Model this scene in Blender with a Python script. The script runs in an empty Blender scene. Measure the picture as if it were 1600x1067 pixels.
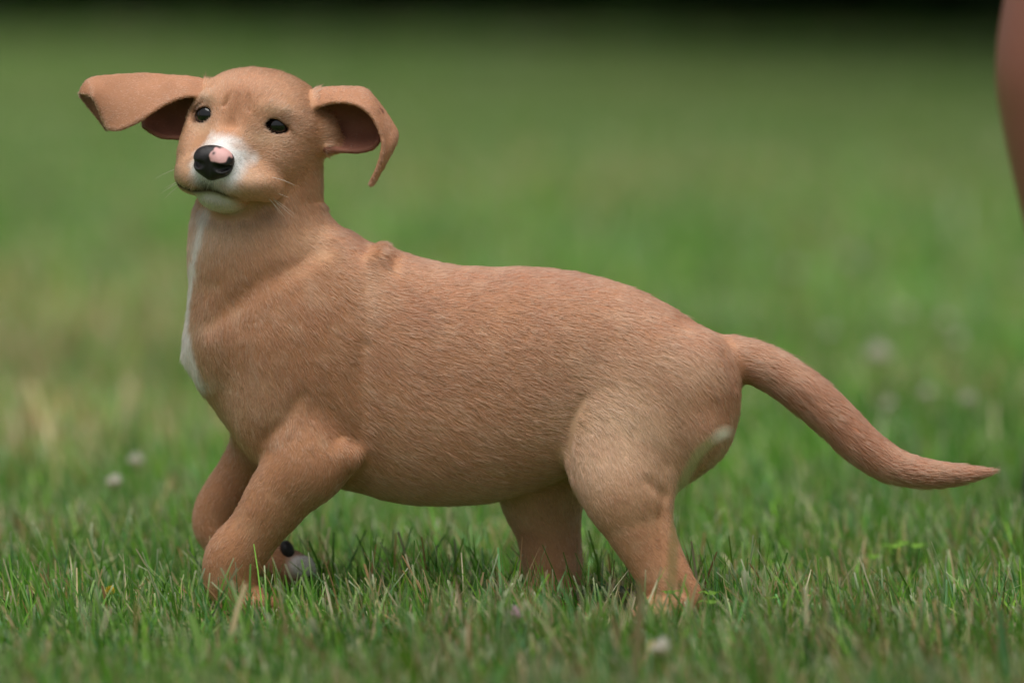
import bpy, math
import numpy as np
from mathutils import Vector

rng = np.random.default_rng(7)
scene = bpy.context.scene
COL = scene.collection

# ------------------------------------------------------------------ camera
W, H = 1600.0, 1067.0                 # photograph's pixel frame
FPX = 8889.0                          # 200 mm lens on a 36 mm sensor
DIST = 3.86                           # camera to the puppy
HORIZON = -60.0
V0 = 955.0                            # row of the ground under the puppy
S = 2300.0                            # pixels per metre at the puppy
PITCH = math.atan((H / 2 - HORIZON) / FPX)
CAM_H = DIST * math.tan(PITCH + math.atan((V0 - H / 2) / FPX))
cam_d = bpy.data.cameras.new('camera')
cam = bpy.data.objects.new('camera', cam_d)
COL.objects.link(cam)
cam.location = (0, -DIST, CAM_H)
cam.rotation_euler = (math.pi / 2 - PITCH, 0, 0)
cam_d.sensor_width = 36.0
cam_d.lens = FPX * 36.0 / W
cam_d.clip_start = 0.1
cam_d.clip_end = 2000
cam_d.dof.use_dof = True
cam_d.dof.focus_distance = DIST - 0.03
cam_d.dof.aperture_fstop = 3.4
scene.camera = cam

# ------------------------------------------------------------------ sky, sun, exposure: an overcast day
SUN_EL, SUN_AZ = math.radians(73), math.radians(190)
world = bpy.data.worlds.new('World')
scene.world = world
world.use_nodes = True
wn = world.node_tree
wn.nodes.clear()
sky = wn.nodes.new('ShaderNodeTexSky')
sky.sky_type = 'NISHITA'
sky.sun_disc = False
sky.sun_elevation = SUN_EL
sky.sun_rotation = SUN_AZ
sky.dust_density = 4.0
hs = wn.nodes.new('ShaderNodeHueSaturation')
hs.inputs['Saturation'].default_value = 0.25
bg = wn.nodes.new('ShaderNodeBackground')
bg.inputs['Strength'].default_value = 0.055
wo = wn.nodes.new('ShaderNodeOutputWorld')
wn.links.new(sky.outputs[0], hs.inputs['Color'])
wn.links.new(hs.outputs[0], bg.inputs['Color'])
wn.links.new(bg.outputs[0], wo.inputs['Surface'])
sl = bpy.data.lights.new('sun', 'SUN')
sl.energy = 1.5
sl.angle = math.radians(55)
sl.color = (1.0, 0.96, 0.9)
sun = bpy.data.objects.new('sun', sl)
COL.objects.link(sun)
sdir = Vector((math.sin(SUN_AZ) * math.cos(SUN_EL), math.cos(SUN_AZ) * math.cos(SUN_EL), math.sin(SUN_EL)))
sun.rotation_euler = sdir.to_track_quat('Z', 'Y').to_euler()
scene.view_settings.view_transform = 'Standard'
scene.view_settings.look = 'None'
scene.view_settings.gamma = 1.0
scene.view_settings.exposure = 0.86
scene.cycles.max_bounces = 6
scene.cycles.transparent_max_bounces = 4
scene.cycles.use_denoising = True

# ------------------------------------------------------------------ helpers
def srgb(r, g, b):
    f = lambda c: c / 12.92 if c <= 0.04045 else ((c + 0.055) / 1.055) ** 2.4
    return np.array([f(r / 255), f(g / 255), f(b / 255)])

def P(u, v, w=0.0):
    """pixel (u, v) of the photograph at depth w -> sculpt units (1/S metre; u right, v down, w away)"""
    fwd = np.array([0, math.cos(PITCH), -math.sin(PITCH)])
    up = np.array([0, math.sin(PITCH), math.cos(PITCH)])
    d = fwd * FPX + np.array([1.0, 0, 0]) * (u - W / 2) + up * (H / 2 - v)
    t = (w / S + DIST) / d[1]
    x, z = d[0] * t, CAM_H + d[2] * t
    return np.array([800 + x * S, V0 - z * S, w], dtype=np.float64)

def to_world(p):
    p = np.asarray(p, dtype=np.float64)
    return np.stack([(p[..., 0] - 800) / S, p[..., 2] / S, (V0 - p[..., 1]) / S], axis=-1)

def dir_world(d):
    d = np.asarray(d, dtype=np.float64)
    return np.stack([d[..., 0], d[..., 2], -d[..., 1]], axis=-1)

def smin(a, b, k):
    h = np.clip(0.5 + 0.5 * (b - a) / k, 0, 1)
    return b + (a - b) * h - k * h * (1 - h)

def smax(a, b, k):
    return -smin(-a, -b, k)

class Ell:
    """ellipsoid; axes = rows of an orthonormal frame"""
    def __init__(s, c, r, ax=None):
        s.c = np.array(c, float); s.r = np.array(r, float)
        s.ax = np.eye(3) if ax is None else np.array(ax, float)
    def bbox(s):
        e = np.sqrt(((s.ax * s.r[:, None]) ** 2).sum(0))
        return s.c - e, s.c + e
    def __call__(s, u, v, w):
        du, dv, dw = u - s.c[0], v - s.c[1], w - s.c[2]
        k0 = 0; k1 = 0
        for i in range(3):
            q = (du * s.ax[i, 0] + dv * s.ax[i, 1] + dw * s.ax[i, 2]) / s.r[i]
            k0 = k0 + q * q
            k1 = k1 + (q / s.r[i]) ** 2
        k0 = np.sqrt(k0)
        return (k0 * (k0 - 1.0) / np.sqrt(k1 + 1e-9)).astype(np.float32)

class Cone:
    """capsule with two radii; sw stretches its section in depth"""
    def __init__(s, a, b, ra, rb, sw=1.0):
        s.a = np.array(a, float); s.b = np.array(b, float); s.ra = ra; s.rb = rb; s.sw = sw
    def bbox(s):
        k = max(1.0, s.sw)
        lo = np.minimum(s.a - s.ra * k, s.b - s.rb * k)
        hi = np.maximum(s.a + s.ra * k, s.b + s.rb * k)
        return lo, hi
    def __call__(s, u, v, w):
        ab = s.b - s.a
        du, dv, dw = u - s.a[0], v - s.a[1], w - s.a[2]
        t = np.clip((du * ab[0] + dv * ab[1] + dw * ab[2]) / (ab @ ab), 0, 1)
        du = du - t * ab[0]; dv = dv - t * ab[1]; dw = (dw - t * ab[2]) / s.sw
        return (np.sqrt(du * du + dv * dv + dw * dw) - (s.ra + (s.rb - s.ra) * t)).astype(np.float32)

class Tube:
    """smooth limb through (point, radius) pairs"""
    def __init__(s, pts, sw=1.0, sub=12):
        A = np.array([[*p, r] for p, r in pts], float)
        k = len(A); x = np.linspace(0, k - 1, (k - 1) * sub + 1); i = np.minimum(x.astype(int), k - 2); f = (x - i)[:, None]
        p0 = A[np.maximum(i - 1, 0)]; p1 = A[i]; p2 = A[i + 1]; p3 = A[np.minimum(i + 2, k - 1)]
        B = 0.5 * ((2*p1) + (-p0 + p2)*f + (2*p0 - 5*p1 + 4*p2 - p3)*f**2 + (-p0 + 3*p1 - 3*p2 + p3)*f**3)
        s.line = B
        s.c = [Cone(B[j, :3], B[j+1, :3], max(B[j, 3], 0.5), max(B[j+1, 3], 0.5), sw) for j in range(len(B) - 1)]
    def bbox(s):
        L = [q.bbox() for q in s.c]
        return np.min([l[0] for l in L], 0), np.max([l[1] for l in L], 0)
    def __call__(s, u, v, w):
        d = s.c[0](u, v, w)
        for q in s.c[1:]: d = np.minimum(d, q(u, v, w))
        return d

def _coarse(q):
    t = Tube.__new__(Tube); B = q.line[::4] if (len(q.line) - 1) % 4 == 0 else q.line
    t.line = B; t.c = [Cone(B[j, :3], B[j+1, :3], max(B[j, 3], .5), max(B[j+1, 3], .5), q.c[0].sw) for j in range(len(B) - 1)]
    return t
Tube.coarse = staticmethod(_coarse)

def chain(pts, sw=1.0):
    return [Tube(pts, sw)]

class Loft:
    """body drawn between a top and a bottom contour; depth half-width and centre depth along u"""
    def __init__(s, us, top, bot, hw, wc, n=2.25):
        s.us = np.array(us, float); s.top = np.array(top, float); s.bot = np.array(bot, float)
        s.hw = np.array(hw, float); s.wc = np.array(wc, float); s.n = n
    def bbox(s):
        return (np.array([s.us[0], s.top.min(), (s.wc - s.hw).min()]),
                np.array([s.us[-1], s.bot.max(), (s.wc + s.hw).max()]))
    def __call__(s, u, v, w):
        t = np.interp(u, s.us, s.top); b = np.interp(u, s.us, s.bot)
        hw = np.interp(u, s.us, s.hw); wc = np.interp(u, s.us, s.wc)
        out = np.maximum(0, np.maximum(s.us[0] - u, u - s.us[-1]))
        c = 0.5 * (t + b); h = np.maximum(0.5 * (b - t), 3.0)
        k = (np.abs((v - c) / h) ** s.n + np.abs((w - wc) / np.maximum(hw, 3)) ** s.n) ** (1 / s.n)
        return ((k - 1) * np.minimum(h, hw) + out).astype(np.float32)

def catmull(xs, ys, x):
    """monotone-ish smooth interpolation of control values"""
    xs = np.array(xs, float); ys = np.array(ys, float)
    m = np.gradient(ys, xs)
    i = np.clip(np.searchsorted(xs, x) - 1, 0, len(xs) - 2)
    h = xs[i + 1] - xs[i]; t = (x - xs[i]) / h
    return ((2*t**3-3*t**2+1)*ys[i] + (t**3-2*t**2+t)*h*m[i] + (-2*t**3+3*t**2)*ys[i+1] + (t**3-t**2)*h*m[i+1])

class Grid:
    def __init__(s, lo, hi, step):
        s.lo = np.array(lo, float); s.step = step
        s.n = np.ceil((np.array(hi, float) - s.lo) / step).astype(int) + 1
        s.f = np.full(s.n, 60.0, np.float32)
    def win(s, lo, hi):
        a = np.clip(np.floor((lo - s.lo) / s.step).astype(int), 0, s.n - 1)
        b = np.clip(np.ceil((hi - s.lo) / s.step).astype(int) + 1, 1, s.n)
        return a, b
    def coords(s, a, b):
        ax = [(s.lo[i] + s.step * np.arange(a[i], b[i])).astype(np.float32) for i in range(3)]
        return ax[0][:, None, None], ax[1][None, :, None], ax[2][None, None, :]
    def apply(s, prim, k, op='add'):
        lo, hi = prim.bbox()
        m = 2.0 * k + 4 * s.step
        a, b = s.win(lo - m, hi + m)
        if (b <= a).any(): return
        sl_ = tuple(slice(a[i], b[i]) for i in range(3))
        if isinstance(prim, Tube) and len(prim.c) > 3:
            d = np.full(b - a, 60.0, np.float32)
            for q in prim.c:
                ql, qh = q.bbox()
                qa, qb = s.win(ql - m, qh + m)
                if (qb <= qa).any(): continue
                v = d[tuple(slice(qa[i] - a[i], qb[i] - a[i]) for i in range(3))]
                np.minimum(v, q(*s.coords(qa, qb)), out=v)
        else:
            d = prim(*s.coords(a, b))
        if op == 'add': s.f[sl_] = smin(s.f[sl_], d, k)
        else: s.f[sl_] = smax(s.f[sl_], -d, k)
    def splat(s, pts, rad, k):
        """smooth-union a sheet given as dense sample points with a radius each"""
        pad = rad.max() + 3 * k + 4 * s.step
        a, b = s.win(pts.min(0) - pad, pts.max(0) + pad)
        ear = np.full(b - a, 60.0, np.float32)
        r = int(math.ceil((rad.max() + k + 2 * s.step) / s.step))
        o = np.arange(-r, r + 1)
        for p, rr in zip(pts, rad):
            c = np.rint((p - s.lo) / s.step).astype(int) - a
            l = np.maximum(c - r, 0); h = np.minimum(c + r + 1, b - a)
            if (h <= l).any(): continue
            g = [(s.lo[i] + s.step * (np.arange(l[i], h[i]) + a[i]) - p[i]).astype(np.float32) ** 2 for i in range(3)]
            d = np.sqrt(g[0][:, None, None] + g[1][None, :, None] + g[2][None, None, :]) - rr
            v = ear[l[0]:h[0], l[1]:h[1], l[2]:h[2]]
            np.minimum(v, d, out=v)
        sl_ = tuple(slice(a[i], b[i]) for i in range(3))
        s.f[sl_] = smin(s.f[sl_], ear, k)
    def mesh(s, smooth=2):
        """naive surface nets"""
        f = s.f
        inside = f < 0
        n = f.shape
        c = np.zeros((n[0]-1, n[1]-1, n[2]-1), np.uint8)
        for i in (0, 1):
            for j in (0, 1):
                for k in (0, 1):
                    c += inside[i:n[0]-1+i, j:n[1]-1+j, k:n[2]-1+k]
        act = (c > 0) & (c < 8)
        idx = np.argwhere(act)
        vid = np.full(act.shape, -1, np.int64)
        vid[act] = np.arange(len(idx))
        pos = np.zeros((len(idx), 3)); cnt = np.zeros(len(idx))
        corners = [(i, j, k) for i in (0, 1) for j in (0, 1) for k in (0, 1)]
        val = {q: f[idx[:, 0]+q[0], idx[:, 1]+q[1], idx[:, 2]+q[2]] for q in corners}
        for q in corners:
            for ax in range(3):
                if q[ax] == 0:
                    r_ = list(q); r_[ax] = 1; r_ = tuple(r_)
                    a, b = val[q], val[r_]
                    m = (a < 0) != (b < 0)
                    t = np.where(m, a / np.where(m, a - b, 1), 0)
                    p = np.tile(np.array(q, float), (len(idx), 1)); p[:, ax] += t
                    pos[m] += p[m]; cnt[m] += 1
        pos = idx + pos / cnt[:, None]
        quads = []
        for ax in range(3):
            a = np.take(inside, range(0, n[ax]-1), axis=ax); b = np.take(inside, range(1, n[ax]), axis=ax)
            e = np.argwhere(a != b)
            o1, o2 = [(1, 2), (2, 0), (0, 1)][ax]
            ok = (e[:, o1] > 0) & (e[:, o2] > 0) & (e[:, o1] < n[o1]-1) & (e[:, o2] < n[o2]-1)
            e = e[ok]
            fl = inside[e[:, 0], e[:, 1], e[:, 2]]
            def g(d1, d2):
                q = e.copy(); q[:, o1] -= d1; q[:, o2] -= d2
                return vid[q[:, 0], q[:, 1], q[:, 2]]
            Q = np.stack([g(1, 1), g(0, 1), g(0, 0), g(1, 0)], 1)
            Q[~fl] = Q[~fl][:, ::-1]
            quads.append(Q)
        Q = np.concatenate(quads)
        V = s.lo + pos * s.step
        # keep the largest connected piece only
        lab = np.arange(len(V))
        E = np.concatenate([Q[:, [0, 1]], Q[:, [1, 2]], Q[:, [2, 3]], Q[:, [3, 0]]])
        for it in range(400):
            old = lab.copy()
            mn = np.minimum(lab[E[:, 0]], lab[E[:, 1]])
            np.minimum.at(lab, E[:, 0], mn); np.minimum.at(lab, E[:, 1], mn)
            lab = lab[lab]; lab = lab[lab]
            if (lab == old).all(): break
        big = np.bincount(lab).argmax()
        keep = lab == big
        ren = np.cumsum(keep) - 1
        Q = ren[Q[keep[Q[:, 0]]]]; V = V[keep]
        E = np.concatenate([Q[:, [0, 1]], Q[:, [1, 2]], Q[:, [2, 3]], Q[:, [3, 0]]])
        deg = np.bincount(E[:, 0], minlength=len(V)) + np.bincount(E[:, 1], minlength=len(V))
        for it in range(smooth):
            for lam in (0.6, -0.55):
                acc = np.zeros_like(V)
                for d in range(3):
                    acc[:, d] = np.bincount(E[:, 0], V[E[:, 1], d], len(V)) + np.bincount(E[:, 1], V[E[:, 0], d], len(V))
                V = V + lam * (acc / deg[:, None] - V)
        return V, Q

def mesh_np(name, V, F, mats, parent=None, smooth=True, attrs=None, mat_idx=None):
    me = bpy.data.meshes.new(name)
    F = np.asarray(F)
    k = F.shape[1]
    me.vertices.add(len(V)); me.vertices.foreach_set('co', np.asarray(V, np.float32).ravel())
    me.loops.add(F.size); me.loops.foreach_set('vertex_index', F.ravel().astype(np.int32))
    me.polygons.add(len(F))
    me.polygons.foreach_set('loop_start', np.arange(0, F.size, k, dtype=np.int32))
    if mat_idx is not None: me.polygons.foreach_set('material_index', mat_idx.astype(np.int32))
    me.update(calc_edges=True)
    me.polygons.foreach_set('use_smooth', np.full(len(F), smooth))
    for an, (ty, arr) in (attrs or {}).items():
        a = me.attributes.new(an, ty, 'POINT')
        a.data.foreach_set('color' if ty == 'FLOAT_COLOR' else 'value' if ty == 'FLOAT' else 'vector', np.asarray(arr, np.float32).ravel())
    for m in (mats if isinstance(mats, (list, tuple)) else [mats]): me.materials.append(m)
    o = bpy.data.objects.new(name, me)
    COL.objects.link(o)
    if parent: o.parent = parent
    return o

def tag(o, label=None, cat=None, group=None, kind=None):
    if label: o['label'] = label
    if cat: o['category'] = cat
    if group: o['group'] = group
    if kind: o['kind'] = kind
    return o

def mat(name, rough=0.6, col=(0.5, 0.5, 0.5), attr=None, spec=0.3):
    m = bpy.data.materials.new(name); m.use_nodes = True
    b = m.node_tree.nodes['Principled BSDF']
    b.inputs['Roughness'].default_value = rough
    b.inputs['Base Color'].default_value = (*col, 1)
    b.inputs['Specular IOR Level'].default_value = spec
    if attr:
        a = m.node_tree.nodes.new('ShaderNodeAttribute'); a.attribute_name = attr
        m.node_tree.links.new(a.outputs['Color'], b.inputs['Base Color'])
    return m


# ------------------------------------------------------------------ small shared tools
def hash3(i, j, k, seed):
    h = (i * 374761393 + j * 668265263 + k * 2147483647 + seed * 1274126177) & 0xffffffff
    h = ((h ^ (h >> 13)) * 1274126177) & 0xffffffff
    return ((h ^ (h >> 16)) & 0xffff) / 65535.0

def noise(p, scale, seed=0):
    """smooth value noise, -1..1"""
    q = np.asarray(p, np.float64) / scale
    f = np.floor(q); t = q - f; t = t * t * (3 - 2 * t); f = f.astype(np.int64)
    r = 0
    for i in (0, 1):
        for j in (0, 1):
            for k in (0, 1):
                wt = (t[:, 0] if i else 1 - t[:, 0]) * (t[:, 1] if j else 1 - t[:, 1]) * (t[:, 2] if k else 1 - t[:, 2])
                r = r + wt * hash3(f[:, 0] + i, f[:, 1] + j, f[:, 2] + k, seed)
    return r * 2 - 1

def ray_at_height(u, v, z):
    """where the view ray of pixel (u, v) crosses the level z (metres)"""
    fwd = np.array([0, math.cos(PITCH), -math.sin(PITCH)]); up = np.array([0, math.sin(PITCH), math.cos(PITCH)])
    d = fwd * FPX + np.array([1.0, 0, 0]) * (u - W / 2) + up * (H / 2 - v)
    t = (z - CAM_H) / d[2]
    return np.array([d[0] * t, -DIST + d[1] * t, z])

def thin_tube(name, pts, r0, r1, m, parent, sides=5, rads=None):
    pts = np.array(pts, float); n = len(pts); V = []; F = []
    for i in range(n):
        t = pts[min(i + 1, n - 1)] - pts[max(i - 1, 0)]; t /= np.linalg.norm(t)
        x = np.cross(t, [0.3, 0.9, 0.11]); x /= np.linalg.norm(x); y = np.cross(t, x)
        r = r0 + (r1 - r0) * i / (n - 1) if rads is None else rads[i]
        for j in range(sides):
            an = 2 * math.pi * j / sides
            V.append(pts[i] + r * (math.cos(an) * x + math.sin(an) * y))
    for i in range(n - 1):
        for j in range(sides):
            F.append((i * sides + j, i * sides + (j + 1) % sides, (i + 1) * sides + (j + 1) % sides, (i + 1) * sides + j))
    return mesh_np(name, np.array(V), np.array(F), m, parent)

def leaf_mat(name, attr=None, col=(0.06, 0.11, 0.03), trans=0.35, rough=0.5):
    m = mat(name, rough, col, attr, 0.25)
    nt = m.node_tree; b = nt.nodes['Principled BSDF']
    tr = nt.nodes.new('ShaderNodeBsdfTranslucent'); tr.inputs['Color'].default_value = (*col, 1)
    if attr: nt.links.new(nt.nodes['Attribute'].outputs['Color'], tr.inputs['Color'])
    mx = nt.nodes.new('ShaderNodeMixShader'); mx.inputs[0].default_value = trans
    nt.links.new(b.outputs[0], mx.inputs[1]); nt.links.new(tr.outputs[0], mx.inputs[2])
    nt.links.new(mx.outputs[0], nt.nodes['Material Output'].inputs['Surface'])
    return m

# ------------------------------------------------------------------ ground
def ground_material():
    m = mat('lawn_soil', 0.9, spec=0.1)
    nt = m.node_tree; b = nt.nodes['Principled BSDF']
    tc = nt.nodes.new('ShaderNodeTexCoord')
    def nz(scale, detail=4):
        t = nt.nodes.new('ShaderNodeTexNoise'); t.inputs['Scale'].default_value = scale; t.inputs['Detail'].default_value = detail
        nt.links.new(tc.outputs['Object'], t.inputs['Vector']); return t
    def ramp(src, stops):
        r = nt.nodes.new('ShaderNodeValToRGB'); el = r.color_ramp.elements
        while len(el) < len(stops): el.new(0.5)
        for e, (p_, c) in zip(el, stops): e.position = p_; e.color = (*c, 1)
        nt.links.new(src.outputs['Fac'], r.inputs['Fac']); return r
    big = ramp(nz(0.55), [(0.35, srgb(92, 128, 62)), (0.52, srgb(110, 140, 76)), (0.68, srgb(142, 146, 98))])
    fine = ramp(nz(70, 6), [(0.3, srgb(66, 84, 40)), (0.6, srgb(116, 140, 76)), (0.8, srgb(158, 156, 112))])
    mx = nt.nodes.new('ShaderNodeMix'); mx.data_type = 'RGBA'; mx.inputs[0].default_value = 0.45
    nt.links.new(big.outputs[0], mx.inputs[6]); nt.links.new(fine.outputs[0], mx.inputs[7])
    nt.links.new(mx.outputs[2], b.inputs['Base Color'])
    bp = nt.nodes.new('ShaderNodeBump'); bp.inputs['Distance'].default_value = 0.02
    nt.links.new(nz(120, 6).outputs['Fac'], bp.inputs['Height']); nt.links.new(bp.outputs[0], b.inputs['Normal'])
    return m
gx = np.r_[np.linspace(-600, -60, 8), np.linspace(-40, 40, 41), np.linspace(60, 600, 8)]
gy = np.r_[np.linspace(-300, -20, 6), np.linspace(-10, 60, 71), np.linspace(80, 900, 10)]
GV = np.array([(x, y, 0.0) for x in gx for y in gy]); ny = len(gy)
GV[:, 2] = np.where(GV[:, 1] > 4, 0.05 * noise(GV, 9, 5) * np.clip((GV[:, 1] - 4) / 8, 0, 1) - 0.0, 0)
GF = np.array([(i * ny + j, (i + 1) * ny + j, (i + 1) * ny + j + 1, i * ny + j + 1) for i in range(len(gx) - 1) for j in range(ny - 1)])
ground = mesh_np('ground', GV, GF, ground_material())
tag(ground, kind='structure')

# ------------------------------------------------------------------ lawn grass, blade by blade
GREEN = np.array([srgb(88, 142, 44), srgb(114, 166, 66), srgb(72, 124, 42), srgb(140, 176, 96), srgb(104, 154, 96), srgb(122, 168, 54)])
STRAW = np.array([srgb(186, 170, 128), srgb(164, 142, 104), srgb(206, 194, 160), srgb(172, 134, 94), srgb(178, 172, 118)])
FEET = []                                     # filled with places where the turf is pressed down
def grass(n, x0, x1, y0, y1, hmean, wid, seed, tidy=1.0, short=False):
    r = np.random.default_rng(seed)
    # tufts: blades gather round tuft centres
    nt_ = max(1, n // 9)
    tc = np.c_[r.uniform(x0, x1, nt_), r.uniform(y0, y1, nt_), np.zeros(nt_)]
    ti = r.integers(0, nt_, n)
    spread = 0.010 * (wid / 0.0018)
    base = tc[ti] + np.c_[r.normal(0, spread, (n, 2)), np.zeros(n)]
    pat = noise(base, 0.42, 3) * 0.6 + noise(base, 0.13, 4) * 0.5
    tall = np.exp(0.40 * noise(tc, 0.14, 6) + 0.2 * noise(tc, 0.05, 8))[ti] * np.exp(0.22 * r.normal(0, 1, nt_))[ti]
    h = hmean * tall * np.exp(r.normal(0, 0.34, n))
    h = np.minimum(h, hmean * 2.3)
    for fx, fy, fr in FEET:
        d = np.hypot(base[:, 0] - fx, base[:, 1] - fy)
        h *= np.clip(0.5 + 0.5 * (d / fr) ** 2, 0.5, 1)
    az = r.uniform(0, 2 * math.pi, n) * 0.75 + r.uniform(0, 2 * math.pi, nt_)[ti] * 0.25
    lean = np.abs(r.normal(0, 0.24, n)) + 0.05
    flat = r.random(n) < 0.17 * tidy                       # thatch lying over
    lean = np.where(flat, r.uniform(0.9, 1.35, n), lean)
    bend = np.abs(r.normal(0.25, 0.30, n))
    wd = wid * np.exp(r.normal(0, 0.28, n))
    ldir = np.stack([np.cos(az), np.sin(az), np.zeros(n)], 1)
    face = r.uniform(0, math.pi, n)
    side = np.stack([np.cos(face), np.sin(face), np.zeros(n)], 1)
    rows = (2 if short == 'far' else 3) if short else 4
    cut = r.random(n) < 0.55                               # mown blunt, or tapering to a point
    V = np.empty((n, rows, 2, 3))
    p = base.copy(); p[:, 2] -= 0.004
    for k in range(rows):
        t = k / (rows - 1)
        if k:
            an = lean + bend * t
            st = h / (rows - 1)
            p = p + ldir * (np.sin(an) * st)[:, None] + np.array([0, 0, 1.0]) * (np.cos(an) * st)[:, None]
        wk = wd * np.where(cut, 1 - 0.45 * t * t, 1 - 0.93 * t ** 1.6) * 0.5
        V[:, k, 0] = p - side * wk[:, None]; V[:, k, 1] = p + side * wk[:, None]
    V[:, :, :, 2] = np.maximum(V[:, :, :, 2], 0.002 - 0.006 * (np.arange(rows) == 0)[None, :, None])
    q = np.arange(n * rows * 2).reshape(n, rows, 2)
    F = np.stack([q[:, :-1, 0], q[:, :-1, 1], q[:, 1:, 1], q[:, 1:, 0]], -1).reshape(-1, 4)
    g = GREEN[r.integers(0, len(GREEN), n)] * np.exp(r.normal(0, 0.27, n))[:, None]
    dry = r.random(n) < np.clip(np.interp(base[:, 1], [-0.1, 0.4], [0.15, 0.07]) + 0.24 * pat + DRY(base), 0.03, 0.9)
    dry |= flat & (r.random(n) < 0.6)
    g[dry] = 1.12 * STRAW[r.integers(0, len(STRAW), n)][dry] * np.exp(r.normal(0, 0.2, n))[dry][:, None]
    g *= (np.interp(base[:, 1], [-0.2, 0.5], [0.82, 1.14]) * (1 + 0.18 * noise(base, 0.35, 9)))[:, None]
    col = np.repeat(g[:, None, None, :], rows, 1).repeat(2, 2)
    tipc = (cut & ~dry & (r.random(n) < 0.5))
    col[tipc, -1] = col[tipc, -1] * 0.3 + srgb(214, 210, 184) * 0.7        # frayed, bleached mower cuts
    return V.reshape(-1, 3), F, np.c_[np.clip(col.reshape(-1, 3), .003, .9), np.ones(n * rows * 2)]
def DRY(b):
    """worn, straw-coloured places in the lawn"""
    e = lambda x, y, rx, ry, k: k * np.exp(-((b[:, 0] - x) / rx) ** 2 - ((b[:, 1] - y) / ry) ** 2)
    return e(-0.55, 2.9, 0.36, 1.5, 0.6) + e(-0.42, 1.4, 0.16, 0.4, 0.3) + e(0.15, 8, 0.6, 1.5, 0.35) + e(0.9, 4.5, 0.5, 1.2, 0.15) + e(0.25, 0.15, 0.12, 0.1, 0.15)
GRASS_MAT = leaf_mat('grass_blade', 'tint')
def gather_grass():
    for u_, w_, r_ in ((375, -60, .028), (1050, -150, .045), (1040, -235, .045), (1075, -190, .04), (860, 40, .035), (470, 20, .032), (480, -40, .03)):
        FEET.append((P(u_, 940, w_)[0] / S - 800 / S, w_ / S, r_))
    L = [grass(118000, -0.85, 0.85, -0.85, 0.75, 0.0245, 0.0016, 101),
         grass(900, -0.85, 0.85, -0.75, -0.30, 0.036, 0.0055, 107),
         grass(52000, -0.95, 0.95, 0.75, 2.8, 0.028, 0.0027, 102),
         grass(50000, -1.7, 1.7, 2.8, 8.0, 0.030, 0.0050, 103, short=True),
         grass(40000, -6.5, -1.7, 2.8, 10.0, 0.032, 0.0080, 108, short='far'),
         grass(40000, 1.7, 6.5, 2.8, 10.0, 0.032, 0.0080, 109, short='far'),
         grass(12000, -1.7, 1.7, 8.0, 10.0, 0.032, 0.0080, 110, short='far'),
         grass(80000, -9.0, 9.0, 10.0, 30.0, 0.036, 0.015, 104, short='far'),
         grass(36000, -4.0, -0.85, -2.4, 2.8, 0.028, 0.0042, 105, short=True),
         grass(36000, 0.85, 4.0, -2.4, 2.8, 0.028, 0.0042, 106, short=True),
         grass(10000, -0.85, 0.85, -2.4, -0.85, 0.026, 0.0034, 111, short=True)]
    off = np.cumsum([0] + [len(q[0]) for q in L[:-1]])
    V, F, c = np.concatenate([q[0] for q in L]), np.concatenate([q[1] + o_ for q, o_ in zip(L, off)]), np.concatenate([q[2] for q in L])
    return mesh_np('grass', V, F, GRASS_MAT, attrs={'tint': ('FLOAT_COLOR', c)})
tag(gather_grass(), 'short mown green lawn grass mixed with straw-coloured blades', 'grass', kind='stuff')

# ------------------------------------------------------------------ dark wood at the far edge of the lawn
def leaf_cloud(n, centers, radii, size, seed):
    r = np.random.default_rng(seed)
    ci = r.integers(0, len(centers), n)
    d = r.normal(0, 1, (n, 3)); d /= np.linalg.norm(d, axis=1)[:, None]
    p = centers[ci] + d * (radii[ci] * r.uniform(0.35, 1.05, n) ** 0.6)[:, None]
    x = r.normal(0, 1, (n, 3)); x /= np.linalg.norm(x, axis=1)[:, None]
    y = np.cross(x, r.normal(0, 1, (n, 3))); y /= np.linalg.norm(y, axis=1)[:, None]
    sz = size * r.uniform(0.6, 1.4, n)[:, None]
    V = np.stack([p - x * sz, p + y * sz * 0.5, p + x * sz, p - y * sz * 0.5], 1).reshape(-1, 3)
    F = np.arange(n * 4).reshape(n, 4)
    g = np.array([srgb(36, 58, 26), srgb(48, 74, 32), srgb(28, 46, 24), srgb(60, 84, 40)])[r.integers(0, 4, n)]
    c = np.repeat(g, 4, 0)
    return V, F, np.c_[c, np.ones(len(c))]
LEAF = leaf_mat('tree_leaf', 'tint', trans=0.2)
def bark_mat():
    m = mat('bark', 0.9, tuple(srgb(78, 64, 52)), spec=0.1)
    nt = m.node_tree; t = nt.nodes.new('ShaderNodeTexNoise'); t.inputs['Scale'].default_value = 14; t.inputs['Detail'].default_value = 8
    bp = nt.nodes.new('ShaderNodeBump'); bp.inputs['Distance'].default_value = 0.05
    nt.links.new(t.outputs['Fac'], bp.inputs['Height']); nt.links.new(bp.outputs[0], nt.nodes['Principled BSDF'].inputs['Normal'])
    return m
BARK = bark_mat()
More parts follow.
